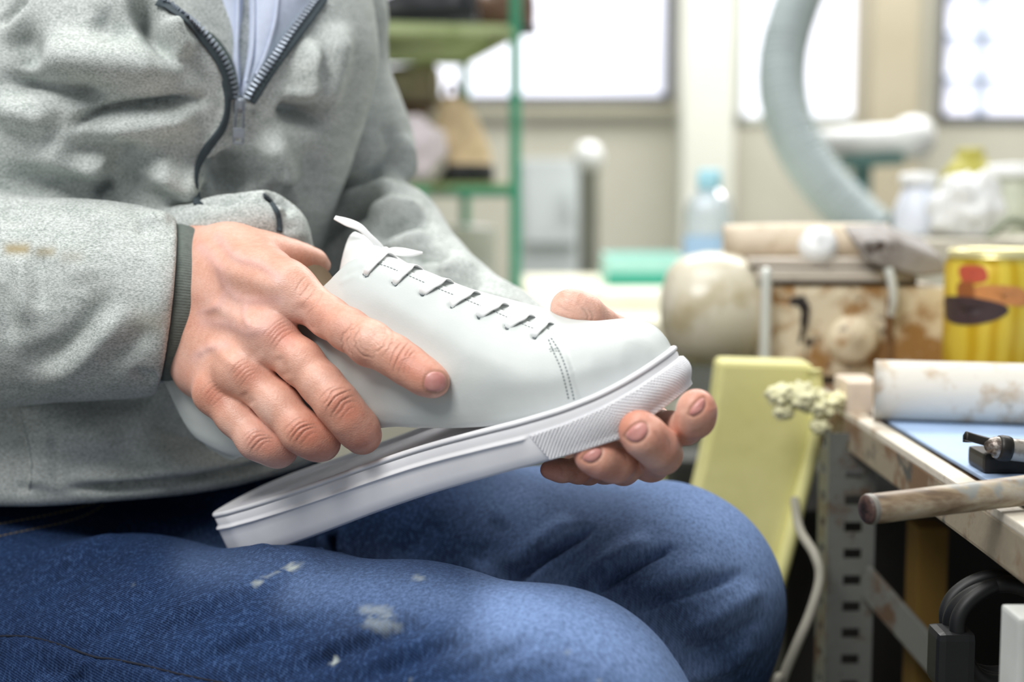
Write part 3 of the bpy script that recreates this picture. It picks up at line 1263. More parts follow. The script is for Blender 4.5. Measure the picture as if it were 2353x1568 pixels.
L_PALM = [
    [(1250, 820, .875, 110), (1320, 840, .850, 105), (1380, 880, .825, 95)],
    [(1370, 850, .835, 90), (1440, 860, .802, 66)],
    [(1360, 880, .835, 90), (1420, 930, .800, 60), (1470, 985, .782, 44)],
    [(1340, 890, .838, 85), (1390, 950, .812, 60), (1420, 1000, .792, 46)],
    [(1320, 890, .840, 80), (1350, 950, .822, 56), (1370, 1010, .802, 44)],
    [(1300, 880, .845, 76), (1320, 950, .832, 50), (1330, 1000, .816, 38)],
]
for nm, ch in (('L_INDEX', L_INDEX), ('mid', L_MIDDLE), ('ring', L_RING), ('lit', L_LITTLE), ('thumb', L_THUMB)):
    print(nm, [(n[2], round(dshoe(n[0], n[1]) or 0, 3)) for n in ch])
lh = build_hand([L_INDEX, L_MIDDLE, L_RING, L_LITTLE, L_THUMB], L_PALM)
D3 = (.60, .79)
NAILS_L = [[(1582, 953), (1588, 938), (1602, 922), (1616, 913), (1621, 922), (1617, 940), (1604, 952), (1592, 957)],
           [(1434, 1003), (1446, 986), (1462, 974), (1477, 970), (1487, 978), (1489, 994), (1478, 1010), (1464, 1017), (1448, 1015)],
           [(1336, 1055), (1346, 1042), (1360, 1033), (1374, 1029), (1383, 1036), (1381, 1048), (1369, 1060), (1352, 1064)]]
for nl in NAILS_L:
    lh.stroke(nl + nl[:1], 2.8, -.0006, 0, D3)
lh.stroke([(1292, 690), (1310, 684), (1332, 690)], 10, .0004, .2, D3)
LW = [([(1336, 708), (1346, 716), (1352, 728), (1346, 738)], 2.0, .0008), ([(1352, 712), (1362, 726), (1360, 742)], 2.0, .0005), ([(1500, 990), (1512, 1004), (1520, 1022)], 2, .0004),
      ([(1535, 1010), (1545, 1030), (1545, 1052)], 2, .0004), ([(1528, 1000), (1540, 1022), (1538, 1048)], 2, .0003), ([(1420, 1030), (1436, 1046), (1440, 1068)], 2, .0004),
      ([(1610, 985), (1600, 992), (1586, 996)], 2, .0003), ([(1280, 700), (1300, 712), (1318, 716)], 1.6, .0003), ([(1290, 680), (1312, 690), (1330, 700)], 1.6, .0003),
      ([(1280, 720), (1304, 730), (1324, 742)], 1.6, .0003), ([(1284, 1066), (1292, 1080), (1290, 1094)], 2, .0004)]
for p, sg, am in LW:
    lh.stroke(p, sg, -am * .6, .3, D3)
lh.refresh()
l_red = paint(lh, [([(1592, 900), (1630, 930)], 24, .6), ([(1425, 985), (1450, 955), (1480, 950)], 24, .7), ([(1325, 1040), (1350, 1012), (1380, 1012)], 22, .7), ([(1240, 1080), (1280, 1075)], 20, .8),
                   ([(1500, 1000), (1540, 1030)], 20, .5), ([(1380, 740), (1405, 750)], 16, .4), ([(1420, 1090), (1340, 1095)], 20, .5)], D3)
l_dirt = paint(lh, [(p, sg, .25) for p, sg, am in LW] + [(n + n[:1], 2.2, .9) for n in NAILS_L] + [([(1290, 668), (1310, 666), (1335, 672)], 6, .6), ([(1590, 900), (1605, 899)], 5, .4)], D3)

# ---- the rest of the body under the clothes (coarse, same mesh)
BODY_CH = [
    [(200, 980, 1.04, 340), (230, 800, 1.05, 430), (330, 300, 1.01, 440), (400, -80, 1.01, 380)],
    [(300, 690, .822, 118), (120, 690, .83, 140), (-60, 690, .84, 160), (-180, 600, .87, 170), (-150, 300, .92, 180), (-60, -40, .96, 200)],
    [(1255, 820, .875, 92), (1150, 765, .915, 66), (1000, 660, .975, 54), (862, 520, 1.03, 48), (815, 320, 1.05, 60), (760, -20, 1.04, 70)],
    [(520, -60, 1.0, 200), (580, -300, .98, 170)],
]
lo, hi = nodes_box(*BODY_CH)
bv = Vol(lo, hi, .007)
Dm = bv.field()
for c in BODY_CH:
    bv.chain(Dm, c, .03)
bV, bQ = surface_nets(Dm, bv.lo, .007)
bV = relax(bV, bQ, 2)

person = empty('person', (-.13, 1.0, 0), 'seated man in grey zip jacket and blue jeans holding a white sneaker', 'person')
n1, n2 = len(rh.V), len(rh.V) + len(lh.V)
nb = len(bV)
body = make('body', np.vstack([rh.V, lh.V, bV]), np.vstack([rh.Q, lh.Q + n1, bQ + n2]), M_SKIN, person,
            attrs={'red': np.r_[r_red, l_red, np.zeros(nb)], 'vein': np.r_[r_vein, np.zeros(len(lh.V) + nb)], 'dirt': np.r_[r_dirt, l_dirt, np.zeros(nb)]})
RH_BVH = bvh(rh.V, rh.Q)
LH_BVH = bvh(lh.V, lh.Q)


def nail(tree, poly, off=.00035):
    p = smooth_pts(poly, 5, True)
    c = p.mean(0)
    V = []
    nr, n = 6, len(p)
    for k in range(nr):
        f = 1 - k / (nr - 1) * .80
        for q in p:
            x, y = c + (q - c) * f
            P, N = hit(tree, x, y)
            if P is None:
                P, N = hit(tree, *(c + (q - c) * f * .85))
            V.append(P + N * (off if k else -.0006))
    V = np.array(V)
    Fc = grid_faces(nr, n, False, True)
    # even the surface out
    for _ in range(3):
        for k in range(1, nr):
            r = V[k * n:(k + 1) * n]
            V[k * n:(k + 1) * n] = (np.roll(r, 1, 0) + 2 * r + np.roll(r, -1, 0)) / 4
    cen = V[(nr - 1) * n:].mean(0)
    V = np.vstack([V, cen])
    Fc = list(map(tuple, Fc)) + [((nr - 1) * n + (i + 1) % n, (nr - 1) * n + i, nr * n) for i in range(n)]
    return make('fingernail', V, Fc, M_NAIL, body)


nail(RH_BVH, NAIL_I)
for nl in NAILS_L:
    nail(LH_BVH, nl)
# ------------------------------------------------------------------ cloth materials


def mat_hoodie(name='heather_jersey', rot=0.0, light='#dee3e1', dark='#868d8a'):
    t = NT(name)
    # heathered yarn: short streaks lying along the courses
    fine = t.noise(620, 3, .7, t.coord((1, 1, 3.2), (0, rot, 0)))
    c = t.ramp(fine, [(.40, lin(dark)), (.51, lin('#c1c7c4')), (.62, lin(light))])
    med = t.noise(70, 4, .6, t.coord((.6, .6, 2.0), (0, rot, 0)))
    c = t.mix(.30, c, t.ramp(med, [(.35, lin('#98a09c')), (.65, lin('#d6dad7'))]))
    st = t.attr('stain')
    c = t.mix(st, c, lin('#9a8a63'))
    c = t.mix(t.attr('soot'), c, lin('#3d4548'))
    w = t.n('ShaderNodeTexWave')
    w.wave_type = 'BANDS'
    w.bands_direction = 'Z'
    w.inputs['Scale'].default_value = 420
    w.inputs['Distortion'].default_value = 3
    w.inputs['Detail'].default_value = 2
    t.l(t.coord((1, 1, 1), (0, rot, 0)), w.inputs['Vector'])
    b = t.bump(w.outputs['Fac'], .25, .0008)
    b = t.bump(t.noise(900, 3, .7), .3, .0008, b)
    b = t.bump(t.noise(24, 3, .5), .25, .004, b)
    t.set(Base_Color=c, Roughness=.95, Specular_IOR_Level=.15, Normal=b, Sheen_Weight=.02, Sheen_Roughness=.5)
    return t.m


def mat_denim():
    t = NT('denim')
    v = t.coord((1, 1, 1), (0, 0, 0))
    n = t.noise(34, 4, .6)
    base = t.ramp(n, [(.3, lin('#0d1830')), (.55, lin('#142747')), (.75, lin('#1f375e'))])
    slub = t.noise(520, 3, .7, t.coord((1, 1, .25), (0, .45, .3)))
    base = t.mix(.45, base, t.ramp(slub, [(.38, lin('#0a1426')), (.52, lin('#1b3056')), (.66, lin('#4c6896'))]))
    w = t.n('ShaderNodeTexWave')
    w.wave_type = 'BANDS'
    w.bands_direction = 'DIAGONAL'
    w.inputs['Scale'].default_value = 330
    w.inputs['Distortion'].default_value = 1.5
    t.l(v, w.inputs['Vector'])
    base = t.mix(.22, base, t.ramp(w.outputs['Fac'], [(.3, lin('#101c34')), (.7, lin('#4e6690'))]))
    base = t.mix(t.math('MULTIPLY', t.attr('wear'), t.math('MULTIPLY', slub, 1.45)), base, lin('#809ac8'))
    base = t.mix(t.math('MULTIPLY', t.attr('dark_denim'), .8), base, lin('#101c36'))
    base = t.mix(t.attr('stain'), base, lin('#b4bcb6'))
    b = t.bump(w.outputs['Fac'], .22, .0006)
    b = t.bump(slub, .3, .0007, b)
    t.set(Base_Color=base, Roughness=.9, Specular_IOR_Level=.08, Normal=b, Sheen_Weight=.0, Sheen_Roughness=.5)
    return t.m


M_HOOD = mat_hoodie()
M_SLEEVE = mat_hoodie('heather_jersey_sleeve', .1)
M_CUFF = simple('grey_green_rib', '#68716c', .95, 0, .06, 300, .2)
M_TAPE = simple('zipper_tape', '#3f4a50', .9, 0, .04, 200, .2)
M_TEETH = simple('zipper_metal', '#8b94a0', .4, .5, .05, 60)
M_PULL = simple('zipper_pull_metal', '#9aa1ab', .4, .5, .05, 60)
M_LINE = simple('jacket_lining', '#55605c', .95, 0, .06, 200, .2)
M_SHIRT = simple('pale_blue_shirt', '#ccd5ea', .9, 0, .03, 90, .15)
M_TEE = simple('grey_blue_tee', '#8f96b2', .9, 0, .03, 90, .15)
M_DENIM = mat_denim()
M_GOLD = simple('ochre_thread', '#85764f', .9, 0, 0)
M_NAVY = simple('navy_thread', '#0b1222', .9, 0, 0)

# ------------------------------------------------------------------ jacket body
T_BODY = [(190, 1300, 1.015, 440), (215, 1000, 1.025, 495), (220, 800, 1.02, 465), (285, 300, .985, 462), (385, -140, .985, 480)]
T_BELLY = [(150, 1060, .955, 250), (420, 1040, .965, 240), (560, 1040, .985, 210)]
T_CHEST = [(150, 200, .905, 260), (330, 150, .903, 235), (610, 130, .945, 195), (600, 330, .945, 150)]
T_ROLL = [(120, 562, .862, 60), (330, 548, .852, 62), (520, 524, .843, 66), (606, 508, .843, 60), (648, 535, .850, 52), (684, 600, .862, 46)]
T_RSH = [(-40, -160, .92, 330), (-190, 60, .91, 260)]
lo, hi = nodes_box(T_BODY, T_BELLY, T_CHEST, T_ROLL, T_RSH)
lo -= .03
hi += .03
hi[2] = min(hi[2], 1.14)
lo[0] = max(lo[0], -.50)
hv = Vol(lo, hi, .0025)
D = hv.field()
hv.chain(D, T_BODY, .05)
hv.chain(D, T_BELLY, .04)
hv.chain(D, T_CHEST, .05)
hv.chain(D, T_RSH, .03)
R = hv.field()
hv.chain(R, T_ROLL, .012)
D = smin(D, R, .007)
# the hem: cut level below
hv.half(D, W(250, 1150, .88), np.array([0, .12, -1.0]), .012)
hv.half(D, W(-700, 700, 1.0), np.array([-1.0, 0, 0]), .01)
hv.half(D, np.array([0, 0, 1.125]), np.array([0, 0, 1.0]), .01)
# V opening of the neck
VPOLY = [(330, -160), (377, 0), (421, 34), (459, 65), (486, 96), (513, 130), (532, 168), (543, 205), (552, 232), (566, 222), (597, 168), (651, 96), (708, 19), (730, -10), (800, -160)]
VP = smooth_pts(VPOLY, 3, True)
x, y, z = np.meshgrid(*hv.ax, indexing='ij')
idx = np.nonzero((np.abs(D) < .05) & (z > W(500, 300, .9)[2] - .02) & (x > -.3) & (x < -.06))
pts = np.stack([x[idx], y[idx], z[idx]], 1)
qx, qy, qd = proj(pts)
dist, _, _ = seg_dist(qx, qy, VP, True)
sd = np.where(in_poly(qx, qy, VP), -dist, dist) * qd / F
cut = np.maximum(sd, -(D[idx] + .024))
cut = np.where(qd < 1.05, cut, 1)
D[idx] = -smin(-D[idx], cut.astype(np.float32), .005)
del x, y, z
V, Q = surface_nets(D, hv.lo, hv.h)
V = relax(V, Q, 3)
hd = Clay(V, Q)
hd.V[:] = hd.V
DH = (.7, 1.0)
A = 2.1
for p, sg, am in (
        # bright swells
        ([(60, 120), (150, 140), (300, 150), (430, 190)], 38, .010), ([(-20, 245), (60, 262), (140, 285)], 24, .006), ([(385, 30), (400, 90), (430, 140)], 20, .009),
        ([(200, 300), (330, 285), (470, 262)], 24, .007), ([(330, 360), (400, 410), (448, 462)], 26, .010), ([(80, 330), (150, 370), (260, 410)], 26, .004),
        # shadowed hollows
        ([(-20, 178), (90, 196), (210, 212), (260, 225)], 17, -.010), ([(318, -30), (335, 40), (372, 105), (425, 150)], 18, -.012), ([(150, 308), (205, 268), (310, 243), (495, 225)], 9, -.009),
        ([(130, 345), (240, 355), (350, 345)], 20, -.006), ([(-20, 400), (100, 430), (260, 455), (420, 470)], 26, -.007), ([(230, 380), (290, 410), (340, 450)], 20, -.006),
        ([(20, 60), (60, 110), (70, 170)], 26, -.006), ([(210, 40), (260, 70), (290, 110)], 24, -.004),
        # left front panel
        ([(640, 232), (690, 262), (760, 262)], 16, -.012), ([(640, 215), (690, 215), (700, 150), (720, 80)], 14, .007), ([(500, 345), (530, 410), (560, 460)], 26, -.012),
        ([(600, 300), (640, 380), (650, 450)], 26, .006), ([(470, 420), (474, 470)], 12, -.004), ([(700, 330), (720, 400), (690, 480)], 22, -.004),
        ([(780, 40), (760, 160), (720, 280)], 22, .005), ([(620, 430), (690, 470)], 16, -.006),
        # lower body
        ([(130, 1122), (300, 1118), (500, 1092), (660, 1056)], 6, -.008), ([(130, 1100), (300, 1094), (500, 1070), (640, 1040)], 12, .003), ([(60, 950), (180, 1000), (300, 1010)], 34, .004), ([(330, 930), (420, 990), (560, 1060)], 34, -.006),
        ([(300, 1060), (420, 1060), (560, 1040)], 20, .004), ([(90, 900), (250, 915), (380, 900)], 24, -.006), ([(640, 420), (650, 500)], 8, .002)):
    hd.stroke(p, sg, am * A, .3, DH)
hd.refresh()
# pocket edge and seam on the lower body, piping end of the folded welt
hd.step([(44, 918), (55, 980), (68, 1040), (73, 1085), (66, 1124)], 3, 60, .0042, .12, DH, 1)
hd.step([(600, 450), (622, 466), (636, 492), (640, 540)], 4, 40, -.003, .1, DH, 1)
for p, sg, am in (([(112, 940), (126, 1010), (130, 1080), (132, 1118)], 5, -.0016), ([(0, 55), (30, 25), (60, -5)], 5, -.006), ([(40, 1122), (65, 1126)], 6, -.002),
                  ([(508, 196), (516, 250), (500, 300), (462, 348), (436, 402), (444, 465)], 6, .0030), ([(536, 255), (528, 305), (490, 352), (462, 405), (470, 465)], 6, .0022)):
    hd.stroke(p, sg, am, .1, DH)
hd.refresh()
soot = paint(hd, [([(228, 440), (250, 425)], 13, .85), ([(582, 255), (582, 262)], 5, .6)], DH)
stn = paint(hd, [([(300, 480), (330, 470)], 10, .0)], DH)
jacket = make('jacket', hd.V, hd.Q, M_HOOD, person, attrs={'soot': soot, 'stain': stn})
HD_BVH = bvh(hd.V, hd.Q)

# ------------------------------------------------------------------ left sleeve (behind the shoe)
L_ARM = [(770, -140, 1.02, 98), (782, 40, 1.025, 96), (790, 180, 1.03, 92), (812, 290, 1.03, 110), (826, 372, 1.03, 114), (826, 440, 1.025, 84)]
L_FORE = [(800, 560, 1.03, 118), (840, 530, 1.02, 104), (908, 527, 1.0, 90), (930, 585, .985, 100), (985, 642, .96, 96), (1045, 694, .93, 92), (1130, 752, .90, 92), (1235, 810, .875, 98)]
lo, hi = nodes_box(L_ARM, L_FORE)
hi[2] = min(hi[2], 1.14)
lv = Vol(lo, hi, .0024)
D = lv.field()
lv.chain(D, L_ARM, .02)
E2 = lv.field()
lv.chain(E2, L_FORE, .02)
D = smin(D, E2, .012)
lv.half(D, np.array([0, 0, 1.125]), np.array([0, 0, 1.0]), .008)
axl = W(1235, 810, .875) - W(1130, 752, .90)
lv.half(D, W(1262, 826, .869), axl / np.linalg.norm(axl), .004)
V, Q = surface_nets(D, lv.lo, lv.h)
la = Clay(relax(V, Q, 3), Q)
for p, sg, am in (([(800, 60), (800, 180), (770, 330)], 22, .004), ([(850, 60), (850, 200)], 10, -.002), ([(700, 500), (760, 440), (850, 410), (930, 345)], 13, -.008), ([(880, 280), (905, 340), (900, 400)], 12, -.004),
                  ([(760, 460), (840, 445), (930, 430)], 14, .006), ([(705, 580), (760, 520), (840, 470), (905, 455)], 15, -.010), ([(830, 500), (900, 480), (980, 500)], 16, .007),
                  ([(850, 560), (900, 525), (960, 515), (1000, 520)], 9, -.008), ([(880, 590), (940, 560), (1000, 550)], 14, .006), ([(930, 600), (980, 585), (1040, 590)], 9, -.006),
                  ([(1000, 640), (1050, 610), (1100, 640)], 12, .004), ([(1010, 670), (1060, 650), (1110, 655)], 12, -.005), ([(1080, 690), (1130, 690), (1200, 720)], 14, .004),
                  ([(920, 300), (940, 370), (925, 430)], 10, .004)):
    la.stroke(p, sg * .9, am * 1.55, .3)
la.refresh()
make('sleeve', la.V, la.Q, M_SLEEVE, jacket)

# ------------------------------------------------------------------ right sleeve (nearest the camera)
R_ARM = [(-190, 690, .860, 265), (-40, 692, .845, 232), (120, 690, .835, 214), (240, 690, .828, 204), (330, 696, .823, 190), (410, 700, .818, 178)]
R_UP = [(-190, 660, .862, 255), (-260, 420, .885, 240), (-230, 120, .93, 250)]
lo, hi = nodes_box(R_ARM, R_UP)
lo[0] = max(lo[0], W(-330, 0, .85)[0])
hi[2] = min(hi[2], 1.02)
rv = Vol(lo, hi, .0019)
D = rv.field()
rv.chain(D, R_ARM, .02)
rv.chain(D, R_UP, .03)
cT, cB = W(402, 516, .822), W(364, 872, .822)
cc = (cT + cB) / 2
nearv = np.array([.0135, -.0445, 0.0])
cax = np.cross(cT - cB, nearv)
cax /= np.linalg.norm(cax)
if cax[0] < 0:
    cax = -cax
rv.half(D, cc, cax, .003)
V, Q = surface_nets(D, rv.lo, rv.h)
rs = Clay(relax(V, Q, 2), Q)
for p, sg, am in (([(330, 520), (360, 505), (395, 510)], 12, .004), ([(325, 545), (335, 520), (340, 505)], 12, -.004), ([(40, 560), (55, 650), (60, 760)], 16, .004), ([(80, 560), (90, 650), (92, 720)], 14, -.0035),
                  ([(20, 835), (110, 820), (190, 760), (275, 645)], 20, -.0055), ([(60, 880), (160, 850), (240, 770), (320, 690)], 20, .004), ([(0, 640), (12, 720), (30, 800)], 14, -.003),
                  ([(300, 850), (330, 870), (365, 866)], 9, -.004), ([(220, 850), (300, 800), (350, 740)], 18, -.003), ([(150, 500), (240, 500), (310, 540)], 18, .002), ([(0, 470), (40, 500), (60, 540)], 14, -.003),
                  ([(120, 560), (180, 600), (200, 660)], 26, .003), ([(350, 560), (370, 650), (350, 760)], 16, .0015)):
    rs.stroke(p, sg, am, .3)
rs.refresh()
s_st = paint(rs, [([(22, 572), (58, 572)], 9, .85), ([(92, 580), (118, 578)], 8, .55), ([(150, 590), (180, 590)], 10, .2), ([(330, 740), (372, 742)], 20, .25)])
make('sleeve', rs.V, rs.Q, M_SLEEVE, jacket, attrs={'stain': s_st, 'soot': np.zeros(len(rs.V))})
RS_BVH = bvh(rs.V, rs.Q)

# ribbed cuff
half_v = (cT - cB) / 2
nearv = np.array([.0135, -.0445, 0.0])
a2 = W(442, 703, .822) - W(384, 695, .822)
prof = [(0.0, .945), (0.0, .985), (.0010, 1.008), (.004, 1.016), (.009, 1.0), (.0128, .972), (.0138, .955), (.0132, .935), (.011, .925), (.004, .93)]
nc = 720
V = []
for s_, r in prof:
    for k in range(nc):
        a = 2 * math.pi * k / nc
        rib = .0022 * (1 if k % 4 < 2 else -1) * (1 if .0009 < s_ < .0135 else 0)
        e = (half_v * math.cos(a) + nearv * math.sin(a))
        tw = .0035 * math.cos(a)
        V.append(cc + e * (r + rib) + cax * (s_ * (1.0 + .02 * math.sin(3 * a)) + 0 * tw))
make('cuff', np.array(V), grid_faces(len(prof), nc, True, True), M_CUFF, jacket)
# dark seam line between sleeve and cuff
sp = [cc + (half_v * math.cos(a) + nearv * math.sin(a)) * 1.0 - cax * .0002 for a in np.linspace(0, 2 * math.pi, 60)]
make('cuff_seam', *tube(sp, .0009, 8, 1), M_TAPE, jacket)

# ------------------------------------------------------------------ zipper
zl = [(377, 0), (421, 34), (459, 65), (486, 96), (513, 130), (532, 168), (541, 200), (547, 228)]
zr = [(556, 232), (574, 206), (597, 168), (651, 96), (708, 19), (724, -4)]
zc = [(519, 186), (524, 245), (510, 298), (474, 344), (449, 400), (456, 470)]


def edge_pts(pts, dd, push):
    """points on the jacket just outside the opening"""
    P, N = [], []
    for (x, y) in smooth_pts(pts, 6):
        p, n = hit(HD_BVH, x + dd, y)
        if p is None:
            continue
        P.append(p + n * push)
        N.append(n)
    P, N = np.array(P), smooth_normals(np.array(N), 6)
    for _ in range(4):
        P[1:-1] = (P[:-2] + 2 * P[1:-1] + P[2:]) / 4
    return P, N


PL, NL = edge_pts(zl, -14, .0006)
PR, NR_ = edge_pts(zr, 15, .0006)
PC, NC_ = edge_pts(zc, 0, -.0006)
make('zipper_tape', *join(ribbon(PL, NL, .0085, .0012, 1), ribbon(PR, NR_, .0085, .0012, 1), ribbon(PC, NC_, .0062, .0016, 1)), M_TAPE, jacket)


def teeth(pts, dd, step, push=.0026, w=.0046):
    P, N = edge_pts(pts, dd, push)
    L = np.r_[0, np.cumsum(np.linalg.norm(np.diff(P, axis=0), axis=1))]
    T = np.gradient(P, axis=0)
    out = []
    s = .001
    while s < L[-1]:
        p = np.array([np.interp(s, L, P[:, k]) for k in range(3)])
        n = np.array([np.interp(s, L, N[:, k]) for k in range(3)])
        t = np.array([np.interp(s, L, T[:, k]) for k in range(3)])
        b = np.cross(t, n)
        b /= np.linalg.norm(b)
        n = n / np.linalg.norm(n)
        out.append(beam(p - b * w / 2, p + b * w / 2, .0017, .0020, n, .0003))
        s += step
    return out


make('zipper_teeth', *join(*(teeth(zl, -9, .0030) + teeth(zr, 10, .0030))), M_TEETH, jacket)
# slider and pull
p, n = hit(HD_BVH, 556, 262)
p = W(551, 243, float((p - CAM) @ FW) - .005)
ny = np.array([.25, -.95, .1])
ny /= np.linalg.norm(ny)
dn = W(548, 330, .84) - W(553, 240, .835)
dn /= np.linalg.norm(dn)
sx = np.cross(dn, ny)
Rm = np.stack([sx, dn, ny], 1)
sl = [box(p, (.0065, .0085, .004), Rm, .0012), box(p + ny * .0026, (.003, .006, .003), Rm, .0008)]
make('zipper_slider', *join(*sl), M_PULL, jacket)
q = p + ny * .0035 + dn * .0125
bars = [beam(q - sx * .0022 - dn * .009, q - sx * .0026 + dn * .002, .0014, .0012, ny), beam(q + sx * .0022 - dn * .009, q + sx * .0026 + dn * .002, .0014, .0012, ny),
        box(q + dn * .0045, (.0066, .0062, .0012), Rm, .0004), box(q + dn * .0105, (.0066, .0016, .0012), Rm, .0004),
        beam(q - sx * .0027 + dn * .006, q - sx * .0027 + dn * .011, .0013, .0012, ny), beam(q + sx * .0027 + dn * .006, q + sx * .0027 + dn * .011, .0013, .0012, ny)]
make('zipper_pull', *join(*bars), M_PULL, jacket)
# piping at the folded welt
P, N = on_surface(HD_BVH, [(606, 453), (624, 470), (637, 497), (640, 534)], .0004)
make('welt_piping', *join(ribbon(P, smooth_normals(N), .0040, .0014, 1), tube(P + N * .0012, .0007, 6, 1)), M_TAPE, jacket)

# lining strip folded out along the left edge of the opening, shirt and tee inside
DZ = -24


def sheet(rows, name, mat, parent, thick=.0014):
    """rows: list of pixel rows [(px, py, d), ...] of equal length"""
    n = len(rows[0])
    rows = [smooth_pts([(p[0], p[1], p[2] * 1000 + DZ) for p in r], 5) for r in rows]
    arr = np.array(rows)
    cols = [smooth_pts(arr[:, j], 5) for j in range(arr.shape[1])]
    G = np.array(cols).transpose(1, 0, 2)
    V = np.array([[W(p[0], p[1], p[2] / 1000) for p in r] for r in G])
    nu, nv = V.shape[:2]
    o = make(name, V.reshape(-1, 3), grid_faces(nu, nv), mat, parent)
    m = o.modifiers.new('thick', 'SOLIDIFY')
    m.thickness = thick
    m.offset = 0
    return o


sheet([[(372, -14, .884), (405, -20, .893), (440, -24, .905)], [(425, 40, .884), (446, 36, .892), (468, 34, .903)], [(470, 82, .885), (488, 78, .892), (506, 84, .902)],
       [(512, 136, .888), (523, 132, .893), (532, 140, .900)], [(541, 205, .892), (545, 200, .894), (548, 205, .897)]], 'lining', M_LINE, jacket)
shirt = sheet([[(425, -30, .915), (470, -30, .905), (520, -30, .900), (552, -30, .905), (556, -30, .915)], [(450, 40, .912), (490, 40, .904), (522, 40, .900), (550, 40, .903), (555, 40, .912)],
       [(490, 110, .909), (512, 110, .903), (530, 110, .900), (547, 110, .902), (551, 110, .910)], [(524, 175, .905), (534, 175, .902), (541, 175, .901), (547, 175, .902), (550, 175, .906)],
       [(540, 225, .903), (544, 225, .902), (547, 225, .902), (549, 225, .903), (551, 225, .905)]], 'shirt', M_SHIRT, person)
sheet([[(574, -30, .914), (580, -30, .903), (625, -30, .900), (670, -30, .905), (745, -30, .92)], [(575, 40, .912), (580, 40, .902), (618, 40, .899), (655, 40, .904), (705, 40, .915)],
       [(572, 110, .910), (577, 110, .902), (602, 110, .900), (628, 110, .903), (650, 110, .910)], [(562, 175, .906), (566, 175, .903), (576, 175, .901), (588, 175, .903), (600, 175, .908)],
       [(550, 226, .905), (552, 226, .904), (555, 226, .903), (558, 226, .904), (562, 226, .906)]], 'shirt_front', M_SHIRT, shirt)
sheet([[(520, 10, .925), (560, 16, .920), (600, 8, .924)], [(520, 90, .922), (560, 90, .916), (600, 90, .922)], [(530, 230, .915), (556, 230, .910), (580, 230, .915)]], 'undershirt', M_TEE, person)
# raised placket edges on the shirt
for xa in ([(548, -20, .9), (546, 60, .899), (544, 130, .899), (546, 190, .9)], [(583, -20, .9), (583, 60, .899), (578, 130, .8985), (566, 185, .9)], [(640, -20, .8995), (632, 50, .8985), (612, 120, .8985), (590, 170, .9)]):
    P = np.array([W(p[0], p[1], p[2] + DZ / 1000) for p in xa])
    make('placket_edge', *tube(P, .0011, 8, 5), M_SHIRT, shirt)
# base of the throat at the collar
V, Fc = lathe([(.0, .0), (.03, .002), (.04, .015), (.043, .05), (.045, .1)], 28, (0.1, .1, 1), W(565, 12, .925))
make('throat', V, Fc, M_SKIN, body)

# ------------------------------------------------------------------ jeans
N_LEG = [(-60, 1600, .900, 350), (300, 1600, .845, 352), (650, 1640, .775, 362), (950, 1668, .735, 355), (1240, 1712, .690, 340), (1262, 1740, .690, 335)]
N_CALF = [(1250, 1740, .690, 325), (1150, 2300, .74, 260), (1080, 3000, .78, 210)]
F_LEG = [(250, 1380, 1.03, 290), (600, 1350, .985, 285), (900, 1340, .945, 275), (1250, 1352, .905, 262), (1505, 1378, .880, 252), (1532, 1392, .880, 250)]
F_CALF = [(1530, 1395, .880, 247), (1490, 1750, .90, 220), (1450, 2300, .93, 180)]
PELV = [(-60, 1520, .90, 330), (120, 1400, .98, 320), (250, 1360, 1.03, 290)]
lo, hi = nodes_box(N_LEG, F_LEG, F_CALF[:2], PELV)
lo[0] = max(lo[0], -.46)
lo[2] = max(lo[2], .40)
lo[0] -= .0
hi += .02
lo[1] -= .02
jv = Vol(lo, hi, .0027)
D = jv.field()
jv.chain(D, N_LEG, .02)
jv.chain(D, N_CALF, .02)
E2 = jv.field()
jv.chain(E2, F_LEG, .02)
jv.chain(E2, F_CALF, .02)
D = smin(D, E2, .010)
E2 = jv.field()
jv.chain(E2, PELV, .02)
D = smin(D, E2, .03)
jv.half(D, np.array([0, 0, lo[2] + .012]), np.array([0, 0, -1.0]), .002)
V, Q = surface_nets(D, jv.lo, jv.h)
je = Clay(relax(V, Q, 3), Q)
DN = (.55, .84)
DF = (.78, 1.05)
for p, sg, am in (
        # near thigh: long diagonal drag lines
        ([(-20, 1345), (60, 1290), (170, 1240), (270, 1210)], 8, -.0050), ([(-20, 1410), (90, 1335), (230, 1270), (350, 1215), (480, 1203)], 9, -.0060), ([(60, 1310), (250, 1238), (440, 1196)], 18, .0050),
        ([(-20, 1468), (120, 1370), (260, 1300), (350, 1250)], 9, -.0035), ([(430, 1210), (490, 1205), (560, 1245)], 18, .012), ([(545, 1255), (640, 1275), (760, 1290)], 14, .004), ([(520, 1240), (560, 1262), (640, 1270)], 8, .003),
        ([(120, 1520), (260, 1430), (370, 1350), (480, 1300)], 12, -.0036), ([(300, 1490), (440, 1425), (600, 1360), (760, 1330)], 14, -.0036), ([(350, 1440), (520, 1370), (700, 1320)], 22, .0024),
        ([(380, 1560), (560, 1480), (760, 1420), (900, 1380)], 14, -.0034), ([(480, 1500), (640, 1440), (820, 1385)], 20, .0026), ([(600, 1580), (760, 1510), (930, 1450), (1050, 1420)], 12, -.0042),
        ([(690, 1500), (840, 1455), (1000, 1420)], 18, .0026), ([(760, 1590), (900, 1535), (1060, 1475), (1160, 1450)], 12, -.0042), ([(850, 1520), (1000, 1470), (1120, 1440)], 18, .0024),
        ([(960, 1590), (1080, 1540), (1200, 1490), (1290, 1470)], 13, -.0034), ([(1120, 1590), (1230, 1550), (1340, 1520)], 18, -.0028), ([(1060, 1520), (1200, 1460), (1320, 1440)], 24, .0022),
        ([(60, 1520), (180, 1560), (230, 1580)], 16, -.002)):
    je.stroke(p, sg, am, .35, DN)
